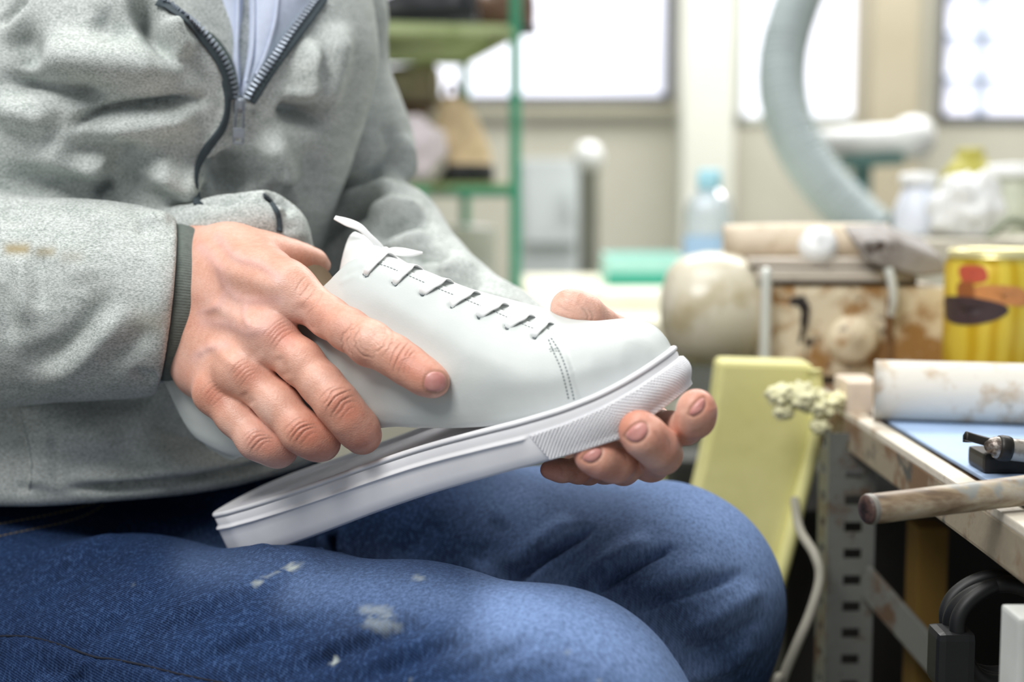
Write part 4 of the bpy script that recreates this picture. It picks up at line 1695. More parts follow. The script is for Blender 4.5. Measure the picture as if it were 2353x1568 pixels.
for p, sg, am in (([(1165, 1350), (1230, 1300), (1290, 1260), (1368, 1208)], 5.5, -.0085), ([(1150, 1315), (1240, 1250), (1330, 1195)], 18, .0045), ([(1350, 1372), (1430, 1320), (1490, 1285), (1560, 1252)], 5.5, -.0085),
                  ([(1310, 1350), (1400, 1290), (1510, 1238)], 18, .0045), ([(1450, 1405), (1540, 1372), (1650, 1340), (1720, 1310)], 8, -.005), ([(1430, 1372), (1540, 1330), (1660, 1290)], 20, .003),
                  ([(1540, 1470), (1660, 1410), (1760, 1340)], 16, .0035), ([(1570, 1510), (1680, 1470), (1760, 1410)], 10, -.004), ([(1580, 1560), (1670, 1530), (1740, 1470)], 12, .004),
                  ([(1210, 1290), (1280, 1235), (1340, 1200)], 5, -.002), ([(1090, 1310), (1130, 1240), (1150, 1180)], 18, -.004), ([(760, 1230), (760, 1290)], 7, -.008), ([(740, 1230), (735, 1290)], 6, .006), ([(785, 1210), (780, 1290)], 6, .006),
                  ([(900, 1290), (960, 1240), (1020, 1190)], 20, -.003)):
    je.stroke(p, sg, am, .22, DF)
je.refresh()
# seams: side seam of the near leg
SEAM = [(-10, 1463), (60, 1464), (130, 1480), (215, 1510), (260, 1516), (330, 1530), (420, 1552), (520, 1572)]
je.step(SEAM, 3, 50, .0022, .05, DN, -1)
je.stroke([(x, y + 1) for x, y in SEAM], 3.5, -.0018, .05, DN)
je.stroke([(60, 1588), (150, 1570), (230, 1505)], 8, .003, .2, DN)
je.refresh()
ST = [([(662, 1307), (682, 1304)], 8, .95), ([(585, 1345), (596, 1338)], 5, .7), ([(600, 1328), (640, 1314)], 3, .35), ([(840, 1402), (872, 1405), (890, 1412)], 14, .34), ([(850, 1430), (880, 1438), (905, 1440)], 15, .30),
      ([(955, 1326), (972, 1332)], 5, .45), ([(764, 1524), (772, 1520)], 5, .85), ([(1375, 1568), (1377, 1566)], 3, .6), ([(306, 1343), (310, 1343)], 2, .8), ([(940, 1560), (942, 1562)], 2.5, .8), ([(1300, 1500), (1302, 1502)], 2.5, .6)]
stain = np.zeros(len(je.V))
rng = np.random.default_rng(3)
for p, sg, w in ST:
    i, dist, tp, sd_ = je.mask(p, sg * 1.4, 0, DN)
    jit = np.sin(je.px[i] * .55 + je.py[i] * .31) * .25 + np.sin(je.px[i] * .21 - je.py[i] * .47) * .25 + rng.uniform(-.15, .15, len(i))
    stain[i] = np.maximum(stain[i], w * np.clip(1.3 - dist / sg + jit, 0, 1))
wear = paint(je, [([(1180, 1400), (1330, 1430), (1450, 1490), (1530, 1560)], 85, 1.15), ([(700, 1340), (1000, 1370), (1200, 1410)], 50, .5), ([(1260, 1110), (1450, 1160), (1620, 1220), (1720, 1330)], 105, 1.25), ([(450, 1290), (620, 1300), (760, 1310)], 40, .3),  # dye fade on knees and thigh tops, also painting in their highlights
                  (([(1185, 1345), (1265, 1280), (1350, 1225)]), 4, .2)])
dark_denim = paint(je, [([(-20, 1470), (130, 1500), (300, 1540)], 60, .35), ([(0, 1170), (200, 1170), (470, 1180)], 22, .9), (SEAM, 3, .8)])  # darker blue on the hip, below the hem and along the side seam
jeans = make('jeans', je.V, je.Q, M_DENIM, person, attrs={'wear': wear, 'dark_denim': dark_denim, 'stain': stain})
JE_BVH = bvh(je.V, je.Q)
for pts in ([(-5, 1206), (60, 1194), (140, 1178), (200, 1162), (235, 1150)], [(-5, 1234), (80, 1216), (160, 1198), (215, 1176), (246, 1154)]):
    dashes(JE_BVH, pts, 13, 9, .0007, .0005, M_GOLD, 'pocket_stitching', jeans, .0002)
P, N = on_surface(JE_BVH, SEAM, .0001, 6)
make('side_seam', *tube(P, .0006, 8, 1), M_NAVY, jeans)
P, N = on_surface(HD_BVH, [(40, 916), (54, 980), (67, 1040), (72, 1085), (66, 1122)], .0001, 6)
make('pocket_edge', *tube(P, .0013, 8, 1), M_HOOD, jacket)
# ------------------------------------------------------------------ the room


def WY(px, py, Y):
    b = (PH / 2 - py) / F
    return W(px, py, Y / (FW[1] + UP[1] * b))


def solid(name, mat, parent, *parts, smooth=False):
    V, Fc = join(*parts)
    o = make(name, V, Fc, mat, parent, smooth)
    return o


def wall_mat(name, a, b, rough=.85):
    t = NT(name)
    n = t.noise(2.5, 5, .6)
    t.set(Base_Color=t.ramp(n, [(.35, lin(a)), (.65, lin(b))]), Roughness=rough, Normal=t.bump(t.noise(40, 4), .15, .004))
    return t.m


def rusty(name, base, rust, amount=.5, scale=14, rough=.5, metal=0.0, dark='#3a2b20'):
    t = NT(name)
    n = t.noise(scale, 5, .65)
    m = t.ramp(n, [(amount, (0, 0, 0, 1)), (amount + .10, (1, 1, 1, 1))])
    c = t.mix(m, lin(base), lin(rust))
    m2 = t.ramp(t.noise(scale * 1.9, 4, .6, t.coord((1, 1, 1), (.4, .2, .1))), [(amount + .12, (0, 0, 0, 1)), (amount + .2, (1, 1, 1, 1))])
    c = t.mix(m2, c, lin(dark))
    t.set(Base_Color=c, Roughness=rough, Metallic=metal, Normal=t.bump(t.noise(scale * 6, 4), .2, .002))
    return t.m


M_WALL = wall_mat('painted_wall', '#b4b2a3', '#bebcae')
M_PILLAR = wall_mat('cream_pillar', '#cfd0c4', '#d8d8ce')
M_TANCOL = wall_mat('tan_column', '#a39a83', '#aea58f')
M_FLOOR = wall_mat('concrete_floor', '#77766f', '#8d8c84', .7)
M_CEIL = wall_mat('white_ceiling', '#e6e6e2', '#eeeeea')
M_FRAME = simple('dark_window_frame', '#565a63', .5, .2, .03, 20)
M_PANE = NT('frosted_daylight_pane')
M_PANE.set(Base_Color=lin('#e9ebf6'), Roughness=.35, Emission_Color=lin('#eeeefb'),
           Emission_Strength=M_PANE.math('ADD', M_PANE.math('MULTIPLY', M_PANE.noise(2.2, 2), .5), .46))
M_PANE = M_PANE.m
M_GREEN = rusty('green_rack_paint', '#3a8f6f', '#5a6b42', .62, 9, .4)
M_SHELFG = rusty('olive_shelf_board', '#a5b283', '#87965f', .5, 6, .6)

M_RAIL = rusty('worn_green_rail', '#3a8f6f', '#4b4d2e', .49, 7, .5, 0, '#2d2c1c')
YB = 4.2
WINS = [(860, 1542, 236), (1686, 1996, 284), (2146, 2520, 280)]


def xw(px, Y=YB):
    return WY(px, 452, Y)[0]


ztop = 2.2
wx = [(xw(a), xw(b), WY((a + b) / 2, y, YB)[2]) for a, b, y in WINS]
pieces = []
xl, xr = -3.2, 3.4
edges = [xl] + [v for a, b, z in wx for v in (a, b)] + [xr]
for i in range(0, len(edges), 2):
    a, b = edges[i], edges[i + 1]
    pieces.append(box(((a + b) / 2, YB + .08, 1.35), (b - a, .16, 2.7)))
for a, b, z in wx:
    pieces.append(box(((a + b) / 2, YB + .08, z / 2), (b - a, .16, z)))
    pieces.append(box(((a + b) / 2, YB + .08, (ztop + 2.7) / 2), (b - a, .16, 2.7 - ztop)))
tag(solid('wall_back', M_WALL, None, *pieces), kind='structure')
tag(solid('floor', M_FLOOR, None, box((.1, 1.7, -.02), (6.6, 6, .04))), kind='structure')
tag(solid('ceiling', M_CEIL, None, box((.1, 2.4, 2.74), (6.6, 4.6, .08))), kind='structure')
tag(solid('wall_right', M_WALL, None, box((3.42, 1.9, 1.35), (.1, 5, 2.7))), kind='structure')
a, b = WY(1566, 452, 4.05)[0], WY(1684, 452, 4.05)[0]
tag(solid('pillar', M_PILLAR, None, box(((a + b) / 2, 4.12, 1.35), (b - a, .16, 2.7), None, .005)), kind='structure')
a, b = WY(1992, 452, 4.0)[0], WY(2100, 452, 4.0)[0]
tag(solid('column', M_TANCOL, None, box(((a + b) / 2, 4.09, 1.35), (b - a, .22, 2.7), None, .005)), kind='structure')
for k, (a, b, z) in enumerate(wx):
    w = empty('window_%d' % (k + 1), ((a + b) / 2, YB, z))
    w['kind'] = 'structure'
    t_ = .022
    fr = [box(((a + b) / 2, YB + .03, z + t_ / 2), (b - a, .08, t_)), box(((a + b) / 2, YB + .03, ztop - t_ / 2), (b - a, .08, t_)),
          box((a + t_ / 2, YB + .03, (z + ztop) / 2), (t_, .08, ztop - z)), box((b - t_ / 2, YB + .03, (z + ztop) / 2), (t_, .08, ztop - z))]
    fm = M_FRAME if k != 1 else simple('pale_window_frame', '#b9bfb4', .5, .1, .03, 20)
    solid('window_frame', fm, w, *fr)
    solid('pane', M_PANE, w, box(((a + b) / 2, YB + .06, (z + ztop) / 2), (b - a - t_, .008, ztop - z - t_)))
    if k == 2:
        mb = []
        for px in (2256, 2400):
            mb.append(box((xw(px), YB + .045, (z + ztop) / 2), (.024, .03, ztop - z)))
        zz = z
        while zz < ztop - .1:
            zz += .125
            mb.append(box(((a + b) / 2, YB + .045, zz), (b - a, .03, .018)))
        solid('muntin', simple('pale_blue_muntin', '#b7c5d8', .5, 0, .02, 20), w, *mb)
tag(solid('trim_1', simple('sill_paint', '#b0ab94', .6, 0, .02, 8), None, box(((wx[0][0] + wx[0][1]) / 2, YB - .03, wx[0][2] - .02), (wx[0][1] - wx[0][0] + .06, .03, .012), None, .004)), kind='structure')

# ------------------------------------------------------------------ shelving rack
rack = empty('storage_rack', (-.25, 2.45, 0), 'green tubular shelving rack with shoes and boots on it', 'shelf rack')
rx = np.array([.98, .20, 0])
rx /= np.linalg.norm(rx)
ry = np.array([-rx[1], rx[0], 0])
fr0 = WY(1184, 452, 2.2)
fr0[2] = 0
c4 = [fr0, fr0 - rx * .75, fr0 + ry * .46, fr0 - rx * .75 + ry * .46]
for c in c4:
    solid('post', M_GREEN, rack, tube([c + [0, 0, .0], c + [0, 0, 1.0], c + [0, 0, 1.9]], .0085, 14, 1), smooth=True)
zs = [WY(1184, 690, 2.2)[2] - .1, WY(1184, 441, 2.2)[2], WY(1184, 78, 2.2)[2], 1.55]
for z in zs:
    up_ = [0, 0, z]
    c = [q + up_ for q in c4]
    solid('shelf_rail', M_SHELFG if z == zs[2] else M_RAIL, rack, *[tube([a, (a + b) / 2, b], .0075, 12, 1) for a, b in ((c[0], c[1]), (c[2], c[3]), (c[0], c[2]), (c[1], c[3]))], smooth=True)
    ctr = (c[0] + c[3]) / 2 + [0, 0, .008]
    solid('shelf_board', M_SHELFG, rack, box(ctr, (.74, .45, .012), np.stack([rx, ry, [0, 0, 1]], 1), .002))
z1, z2, z3 = zs[1] + .0145, zs[2] + .0145, zs[0] + .0145


def rk(u, v, z):
    return fr0 - rx * u + ry * v + np.array([0, 0, z])


def low_shoe(name, at, ang, L, mat, solemat, label, group=None, hgt=1.0):
    """a low shoe: sole, upper with opening"""
    r = empty(name, at, label, 'shoe', group)
    ca, sa = math.cos(ang), math.sin(ang)
    R = np.array([[ca, -sa, 0], [sa, ca, 0], [0, 0, 1]])
    ll = np.linspace(0, 1, 26)
    hw = np.interp(ll, [0, .03, .1, .3, .45, .7, .85, .95, 1], [.2, .65, .85, .82, .8, 1, .9, .6, .15]) * L * .17
    top = np.interp(ll, [0, .05, .25, .38, .5, .7, .9, 1], [.24, .27, .23, .27, .22, .15, .11, .04]) * L * hgt
    V, S_ = [], []
    for l, w, t_ in zip(ll, hw, top):
        for a in np.linspace(0, 2 * math.pi, 20, endpoint=False):
            V.append(((l - .5) * L, w * math.copysign(abs(math.cos(a)) ** .7, math.cos(a)), .02 * L + max(0, t_) * .5 * (1 + math.copysign(abs(math.sin(a)) ** .7, math.sin(a)))))
            S_.append(((l - .5) * L * 1.03, w * 1.05 * math.copysign(abs(math.cos(a)) ** .6, math.cos(a)), .05 * L * (.5 + .5 * math.copysign(abs(math.sin(a)) ** .3, math.sin(a)))))
    f = list(map(tuple, grid_faces(26, 20, False, True))) + [tuple(range(20))[::-1], tuple(range(500, 520))]
    make('upper', np.array(V) @ R.T + at, f, mat, r)
    make('sole', np.array(S_) @ R.T + at, f, solemat, r)
    q = [((l - .5) * L, 0, .02 * L + t_) for l, t_ in zip(ll, top)]
    op = [np.array([(x - .30) * L, s * L * .07, .02 * L + L * hgt * .235]) for x, s in ((.02, .7), (-.14, .4), (-.16, -.4), (.02, -.7), (.15, 0), (.02, .7))]
    v_, f_ = tube(np.array(op), .006 * L / .28, 8, 4)
    make('collar', v_ @ R.T + at, f_, solemat, r)
    return r


M_BLK = simple('black_leather', '#1c1f26', .45, 0, .05, 20)
M_BRN = simple('brown_leather', '#6a5142', .55, 0, .08, 20)
M_TAN = simple('tan_suede', '#c6b08c', .8, 0, .08, 20)
M_BEIGE = simple('beige_leather', '#c9bda4', .7, 0, .08, 20)
M_PINKW = simple('milky_plastic', '#d9d0d6', .4, 0, .06, 14)
M_WHT = simple('white_plastic', '#eceeee', .35, 0, .03, 20)
low_shoe('dress_shoe', rk(.16, .12, z2), 2.9, .25, M_BLK, M_BLK, 'black shoe lying at the left of the top rack shelf', 'dark shoes on the top shelf')
low_shoe('dress_shoe', rk(.04, .20, z2), 2.6, .25, M_BRN, M_BLK, 'dark brown shoe nearest the green post on the top rack shelf', 'dark shoes on the top shelf')
tb_ = empty('shoe_box', rk(.22, .28, z1), 'beige cardboard box carrying a beige shoe at left of the middle rack shelf', 'box')
solid('box_body', M_BEIGE, tb_, box(rk(.20, .30, z1 + .05), (.2, .12, .10), np.stack([rx, ry, [0, 0, 1]], 1), .003))
solid('lid', simple('brown_card', '#a58a6c', .8, 0, .06, 20), tb_, box(rk(.20, .30, z1 + .11), (.206, .126, .02), np.stack([rx, ry, [0, 0, 1]], 1), .003))
low_shoe('work_shoe', rk(.19, .30, z1 + .121), 2.6, .27, M_BEIGE, M_BRN, 'beige shoe lying on a box behind the tan boot')
# tan boot standing on the middle shelf
bt = empty('boot', rk(.075, .10, z1), 'tan ankle boot with thick black sole on the middle rack shelf', 'boot')
B0 = rk(.075, .10, z1)


def ring_loft(rings, n=24):
    """rings: (centre xyz, rx, ry)"""
    V = []
    for c, a, b in rings:
        for k in range(n):
            q = 2 * math.pi * k / n
            V.append(np.array(c) + [a * math.cos(q), b * math.sin(q), 0])
    f = list(map(tuple, grid_faces(len(rings), n, False, True))) + [tuple(range(n))[::-1], tuple(range((len(rings) - 1) * n, len(rings) * n))]
    return np.array(V), f


make('shaft', *ring_loft([(B0 + [-.002, 0, .022], .058, .045), (B0 + [.0, 0, .045], .056, .044), (B0 + [.002, 0, .07], .046, .04), (B0 + [0, 0, .10], .034, .034), (B0 + [-.004, 0, .125], .026, .03),
                          (B0 + [-.006, 0, .136], .018, .024)]), M_TAN, bt)
make('sole', *ring_loft([(B0 + [-.004, 0, 0], .058, .045), (B0 + [-.004, 0, .003], .064, .050), (B0 + [-.004, 0, .025], .064, .050), (B0 + [-.004, 0, .029], .060, .047)]), M_BLK, bt)
make('pull_tab', *tube([B0 + [-.012, -.02, .12], B0 + [-.014, -.022, .15], B0 + [.002, -.02, .15], B0 + [.002, -.02, .125]], .004, 8, 5), M_BRN, bt)


def lump(name, c, r, mat, seed, amp=.25, parent=None, freq=2.2, sub=4, flat=.0):
    bm = bmesh.new()
    bmesh.ops.create_icosphere(bm, subdivisions=sub, radius=1)
    from mathutils import noise as mn
    V = []
    for v in bm.verts:
        n = v.co.normalized()
        k = 1 + amp * (mn.noise(n * freq + Vector((seed, seed * 2.1, seed * .7))) + .5 * mn.noise(n * freq * 2.3 + Vector((seed * 3, 0, seed))))
        p = [n.x * k * r[0], n.y * k * r[1], n.z * k * r[2]]
        if flat and p[2] < -r[2] * flat:
            p[2] = -r[2] * flat
        V.append(p)
    f = [tuple(v.index for v in q.verts) for q in bm.faces]
    bm.free()
    return make(name, np.array(V) + np.array(c), f, mat, parent)


tag(lump('plastic_bag', rk(.158, .03, z1 + .045), (.05, .04, .058), M_PINKW, 2.2, .25, flat=.75), 'milky pink plastic bag slumped left of the tan boot', 'bag')
tag(lump('plastic_bag', rk(.15, .10, z3 + .10), (.055, .06, .115), M_PINKW, 5.1, .2, flat=.85), 'pale pink plastic bag on the lowest rack shelf', 'bag')
sb = empty('shoe_box', rk(.045, .32, z3), 'white cardboard box on the lowest rack shelf beside green post', 'box')
Rr = np.stack([rx, ry, [0, 0, 1]], 1)
solid('box_body', M_WHT, sb, box(rk(.045, .32, z3 + .085), (.11, .2, .17), Rr, .003))
solid('lid', M_WHT, sb, box(rk(.045, .32, z3 + .178), (.116, .206, .03), Rr, .003))

# ------------------------------------------------------------------ things along the back wall
cab = empty('wall_cabinet', WY(1265, 460, 3.6), 'pale grey cabinet panel standing under the left window', 'cabinet')
p0, p1 = WY(1196, 366, 3.6), WY(1332, 560, 3.6)
M_PALE = simple('pale_grey_enamel', '#cdd4d4', .5, 0, .03, 10)
solid('body', M_PALE, cab, box(((p0[0] + p1[0]) / 2, 3.75, p0[2] / 2), (p1[0] - p0[0], .3, p0[2]), None, .006))
solid('door', M_PALE, cab, box(((p0[0] + p1[0]) / 2, 3.592, (p0[2] + p1[2]) / 2), (p1[0] - p0[0] - .02, .016, p0[2] - p1[2]), None, .004))
solid('handle', M_PALE, cab, box((p1[0] - .03, 3.575, (p0[2] + p1[2]) / 2), (.01, .02, .06), None, .003))
# grey pipe with a white ball cap
pp = WY(1351, 640, 3.0)
pipe = empty('standpipe', (pp[0], 3.0, 0), 'upright grey pipe topped by a white ball cap', 'pipe')
zt = WY(1351, 385, 3.0)[2]
M_GREYP = simple('grey_pipe', '#a9aaa2', .5, 0, .05, 10)
solid('pipe_shaft', M_GREYP, pipe, tube([(pp[0], 3.0, 0), (pp[0], 3.0, .4), (pp[0], 3.0, zt)], .020, 20, 1), smooth=True)
make('cap', *lathe([(.0, .0), (.022, .0), (.029, .012), (.031, .026), (.026, .045), (.014, .056), (.0, .058)], 24, (0, 0, 1), (pp[0], 3.0, zt - .004)), M_WHT, pipe)
make('flange', *lathe([(.0, 0), (.05, 0), (.05, .01), (.022, .014), (.0, .014)], 24, (0, 0, 1), (pp[0], 3.0, .0)), M_GREYP, pipe)

# cream work table in the middle distance
TZ = .70
tb = empty('work_table', (.0, 2.2, 0), 'cream topped table behind the sneaker toe', 'table')
M_CREAM = simple('cream_tabletop', '#e9e6cf', .6, 0, .04, 6)
solid('tabletop', M_CREAM, tb, box((.21, 2.22, TZ - .018), (.38, 1.04, .036), None, .004))
M_STEEL = simple('grey_steel', '#8d9290', .5, .3, .05, 14)
for sx in (.05, .37):
    for sy in (1.74, 2.70):
        solid('leg', M_STEEL, tb, box((sx, sy, (TZ - .036) / 2), (.035, .035, TZ - .036), None, .003))
solid('apron', M_STEEL, tb, box((.21, 1.735, TZ - .066), (.36, .016, .06), None, .002))
ob = empty('tray', WY(1483, 640, 2.42), 'turquoise plastic tray on the cream table beside the clear bottle', 'tray')
M_TEAL = simple('turquoise_plastic', '#b4ebe3', .4, 0, .04, 14)
q0 = WY(1478, 640, 2.4)
bx_ = [box((q0[0], 2.45, TZ + .004), (.125, .16, .008), None, .002)]
for s in (-1, 1):
    bx_.append(box((q0[0] + s * .06, 2.45, TZ + .026), (.006, .16, .052), None, .002))
    bx_.append(box((q0[0], 2.45 + s * .078, TZ + .026), (.125, .006, .052), None, .002))
solid('tray_shell', M_TEAL, ob, *bx_)
M_DTQ = simple('dark_turquoise', '#2fae95', .4, 0, .04, 14)
for s in (-1, 1):
    solid('rim', M_DTQ, ob, box((q0[0], 2.45 + s * .082, TZ + .012), (.13, .006, .022), None, .002))
tag(solid('paper_stack', simple('cream_paper', '#f0eedd', .8, 0, .02, 30), None, box(WY(1452, 700, 1.95) * [1, 1, 0] + [0, 0, TZ + .011], (.10, .16, .022), None, .002)), 'stack of cream paper on the table just behind the left thumb', 'paper')

# clear bottle with pale blue cap
bp = WY(1628, 570, 1.95)
bot = empty('water_bottle', (bp[0], 1.95, TZ), 'clear plastic water bottle with pale blue cap behind the machine dome', 'bottle')
t = NT('clear_plastic')
t.set(Base_Color=lin('#e6eff3'), Roughness=.12, Transmission_Weight=.5, IOR=1.3)
zcap = WY(1628, 430, 1.95)[2]
H_ = zcap - TZ
make('bottle_body', *lathe([(.0, 0), (.031, 0), (.034, .006), (.034, H_ * .78), (.0325, H_ * .85), (.026, H_ * .93), (.015, H_ * .98), (.013, H_)], 32, (0, 0, 1), (bp[0], 1.95, TZ)), t.m, bot)
make('cap', *lathe([(.0, -.004), (.0165, -.004), (.017, .004), (.0165, .02), (.014, .024), (0, .024)], 28, (0, 0, 1), (bp[0], 1.95, zcap)), simple('pale_blue_cap', '#a9dff0', .4, 0, .02, 20), bot)
make('water_label', *lathe([(.0345, H_ * .34), (.0347, H_ * .36), (.0347, H_ * .58), (.0345, H_ * .6)], 32, (0, 0, 1), (bp[0], 1.95, TZ)), simple('blue_film', '#a7c9ea', .3, 0, .04, 20), bot)

# extraction hose
hp = [(1880, -120), (1845, -30), (1808, 80), (1796, 170), (1806, 255), (1842, 345), (1900, 430), (1985, 515), (2060, 575)]
hs = smooth_pts([list(WY(x, y, 2.4 - .02 * i)) for i, (x, y) in enumerate(hp)], 22)
rr = .0385 + .0022 * np.sin(np.arange(len(hs)) * 1.9)
hose = empty('extraction_hose', hs[-1], 'wide grey-green flexible hose curving down in front of middle window', 'hose')
make('hose_wall', *tube(hs, rr, 28, 1), simple('hose_plastic', '#adbabc', .45, 0, .05, 10), hose)
make('hose_collar', *tube([hs[-1], hs[-8], hs[-16]], .047, 28, 1), simple('collar_grey', '#8f9f9f', .5, 0, .04, 12), hose)

# white lamp housing with a teal bar standing in for the shadow below it
lp0, lp1 = WY(1880, 330, 2.6), WY(2096, 318, 2.6)
lampo = empty('lamp_housing', lp1 - [0, 0, .08], 'white horizontal tube lamp housing with round end under the middle window', 'lamp')
make('housing', *tube([lp0, lp0 * .5 + lp1 * .5, lp1], .027, 24, 1), M_WHT, lampo)
make('end_cap', *lathe([(0, -.03), (.030, -.028), (.038, -.012), (.040, .006), (.034, .026), (.018, .038), (0, .041)], 28, tuple(lp1 - lp0), tuple(lp1)), M_WHT, lampo)
M_DTEAL = simple('grey_teal', '#5f8480', .5, 0, .05, 14)
solid('shadow_bar', M_DTEAL, lampo, beam(lp0 * .75 + lp1 * .25 - [0, 0, .036], lp0 * .1 + lp1 * .9 - [0, 0, .036], .04, .022))
solid('stem', M_DTEAL, lampo, beam(lp0 * .5 + lp1 * .5 - [0, -.02, .04], lp0 * .5 + lp1 * .5 - [0, -.02, lp1[2] - .02], .03, .03, (0, 1, 0)))
solid('lamp_foot', M_DTEAL, lampo, box((lp0 * .5 + lp1 * .5) * [1, 1, 0] + [0, .02, .012], (.3, .3, .024), None, .004))

# ------------------------------------------------------------------ work bench at the right
BZ = .694
BX = .24
bench = empty('workbench', (.7, .8, 0), 'worn steel and wood workbench with blue mat at the right', 'workbench')
M_BWOOD = rusty('worn_board', '#938875', '#755a42', .48, 18, .7, 0, '#4b4a46')
M_BTOP = rusty('bench_surface', '#b9ae9a', '#85705a', .55, 10, .7)
solid('worktop', M_BWOOD, bench, box((BX + .55, .82, BZ - .0135), (1.1, 1.06, .023), None, .002))
solid('edge_strip', rusty('pale_edge', '#d3cbbc', '#a08a70', .56, 22, .6), bench, box((BX + .0065, .82, BZ - .0005), (.013, 1.06, .005), None, .001))
solid('cutting_mat', simple('pale_blue_mat', '#a9c3e6', .6, 0, .05, 10), bench, box((BX + .019 + .48, .70, BZ + .0012), (.96, .60, .0024), None, .0008))
M_ANGLE = rusty('galvanised_angle', '#6f716c', '#5d4a3a', .52, 26, .5, .25)


def perforated(name, x, y, z0, z1, sx=1, sy=1):
    """an L-shaped upright with real slots"""
    bm = bmesh.new()
    w, t_ = .032, .0022
    step = .0195
    n = int((z1 - z0) / step)

    def quad(a, b, c, d):
        bm.faces.new([bm.verts.new(p) for p in (a, b, c, d)])
    for leg in (0, 1):
        for k in range(n):
            za, zb = z0 + k * step, z0 + (k + 1) * step
            us = [0, .010, .023, w]
            zc = [za, za + .006, za + .0135, zb]
            for i in range(3):
                for j in range(3):
                    if i == 1 and j == 1 and k % 1 == 0:
                        continue
                    P = [(us[i], zc[j]), (us[i + 1], zc[j]), (us[i + 1], zc[j + 1]), (us[i], zc[j + 1])]
                    if leg == 0:
                        quad(*[(x + sx * u, y, z) for u, z in P])
                    else:
                        quad(*[(x, y + sy * u, z) for u, z in P])
    bmesh.ops.remove_doubles(bm, verts=bm.verts, dist=1e-5)
    me = bpy.data.meshes.new(name)
    bm.to_mesh(me)
    bm.free()
    me.materials.append(M_ANGLE)
    o = bpy.data.objects.new(name, me)
    COL.objects.link(o)
    o.parent = bench
    o.matrix_parent_inverse = bench.matrix_world.inverted()
    m = o.modifiers.new('thick', 'SOLIDIFY')
    m.thickness = t_
    return o


perforated('leg', BX - .012, 1.0, 0, BZ - .005, 1, 1)
perforated('leg', BX + 1.08, 1.0, 0, BZ - .027, -1, 1)
perforated('leg', BX + 1.08, .34, 0, BZ - .027, -1, 1)
solid('brace', M_ANGLE, bench, beam(WY(1985, 1330, 1.0), WY(2330, 1720, .86), .004, .024, (0, 0, 1)))
solid('brace', M_ANGLE, bench, box((BX + .58, 1.045, BZ - .06), (1.06, .004, .04)))
tag(solid('dark_backing', simple('dark_backing_tone', '#23211f', .7, 0, .05, 8), None, box((.80, 1.22, .30), (1.16, .2, .60), None, .004)), 'added dark backing for the shade under the back of the workbench', 'cabinet')  # dark block added so the space under the bench reads as shade

# things below the bench
us = empty('lower_shelf', (.7, .82, 0), 'dark board shelf low under the workbench', 'shelf')
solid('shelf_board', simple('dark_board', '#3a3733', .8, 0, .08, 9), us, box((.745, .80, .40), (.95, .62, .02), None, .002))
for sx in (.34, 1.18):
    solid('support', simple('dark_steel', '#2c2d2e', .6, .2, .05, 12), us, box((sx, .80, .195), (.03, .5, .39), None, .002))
SZ = .41
tag(lump('cloth_bag', (.375, .90, SZ + .048), (.075, .06, .06), simple('grey_blue_cloth', '#71808a', .9, 0, .08, 16), 3.3, .3, flat=.8), 'grey-blue cloth bag on the shelf under the workbench', 'bag')
p = WY(2160, 1480, .82)
gb = empty('glue_bottle', (p[0], .82, SZ), 'green and yellow tube lying under the bench by the brace', 'bottle')
v, f = tube([(p[0] - .035, .84, SZ + .014), (p[0], .82, SZ + .015), (p[0] + .03, .80, SZ + .014)], [.011, .013, .013], 16, 4)
make('tube_body', v, f, simple('green_plastic', '#3f8f45', .4, 0, .05, 20), gb)
v, f = tube([(p[0] + .03, .80, SZ + .014), (p[0] + .04, .793, SZ + .013), (p[0] + .052, .786, SZ + .011)], [.009, .007, .003], 14, 3)
make('nozzle', v, f, simple('yellow_plastic', '#b9a932', .4, 0, .05, 20), gb)
cc_ = WY(2300, 1450, .74)
coil = [(cc_[0] + (.026 + .002 * math.sin(a * 3)) * math.cos(a), .74 + .01 * math.sin(a * .7), cc_[2] + .027 * math.sin(a)) for a in np.linspace(0, 6 * math.pi, 60)]
cb = empty('cable_coil', (cc_[0], .74, SZ), 'black coiled cable with plug standing under the bench', 'cable')
make('coil', *tube(coil, .0042, 12, 5), simple('black_rubber', '#17181a', .5, 0, .04, 20), cb)
solid('plug', simple('black_plug', '#1b1c1e', .45, 0, .04, 20), cb, box((cc_[0] - .028, .735, cc_[2] - .012), (.02, .022, .03), None, .004), box((cc_[0] - .028, .735, cc_[2] - .03), (.012, .014, .012), None, .003))
p = WY(2130, 1250, .98)
tag(solid('carton', simple('ochre_card', '#6b5119', .8, 0, .06, 16), None, box((p[0] + .006, 1.0, (SZ + p[2] + .0) / 2), (.022, .03, p[2] + .02 - SZ), None, .002)), 'ochre carton at the back under the workbench', 'carton')
p = WY(2349, 1420, .62)
tag(solid('white_post', simple('white_painted_post', '#c9ccc8', .6, 0, .04, 16), None, box((p[0] + .012, .63, p[2] / 2), (.028, .024, p[2]), None, .002)), 'white square post at lower right corner in front of the bench', 'post')

# pale cable hanging between the panel and the bench leg
P = [list(WY(x, y, d - .085)) for x, y, d in ((1826, 1150, 1.12), (1838, 1218, 1.08), (1872, 1275, 1.05), (1884, 1330, 1.04), (1862, 1410, 1.03), (1828, 1490, 1.02), (1795, 1575, 1.01), (1770, 1700, 1.0))]
P += [[P[-1][0] - .02, 1.0, .05], [P[-1][0] - .05, 1.02, .006], [P[-1][0] - .2, 1.1, .006]]
tag(make('power_cable', *tube(P, .0034, 12, 6), simple('grey_cable', '#9b988c', .6, 0, .04, 20)), 'pale grey cable hanging beside the perforated bench leg', 'cable')

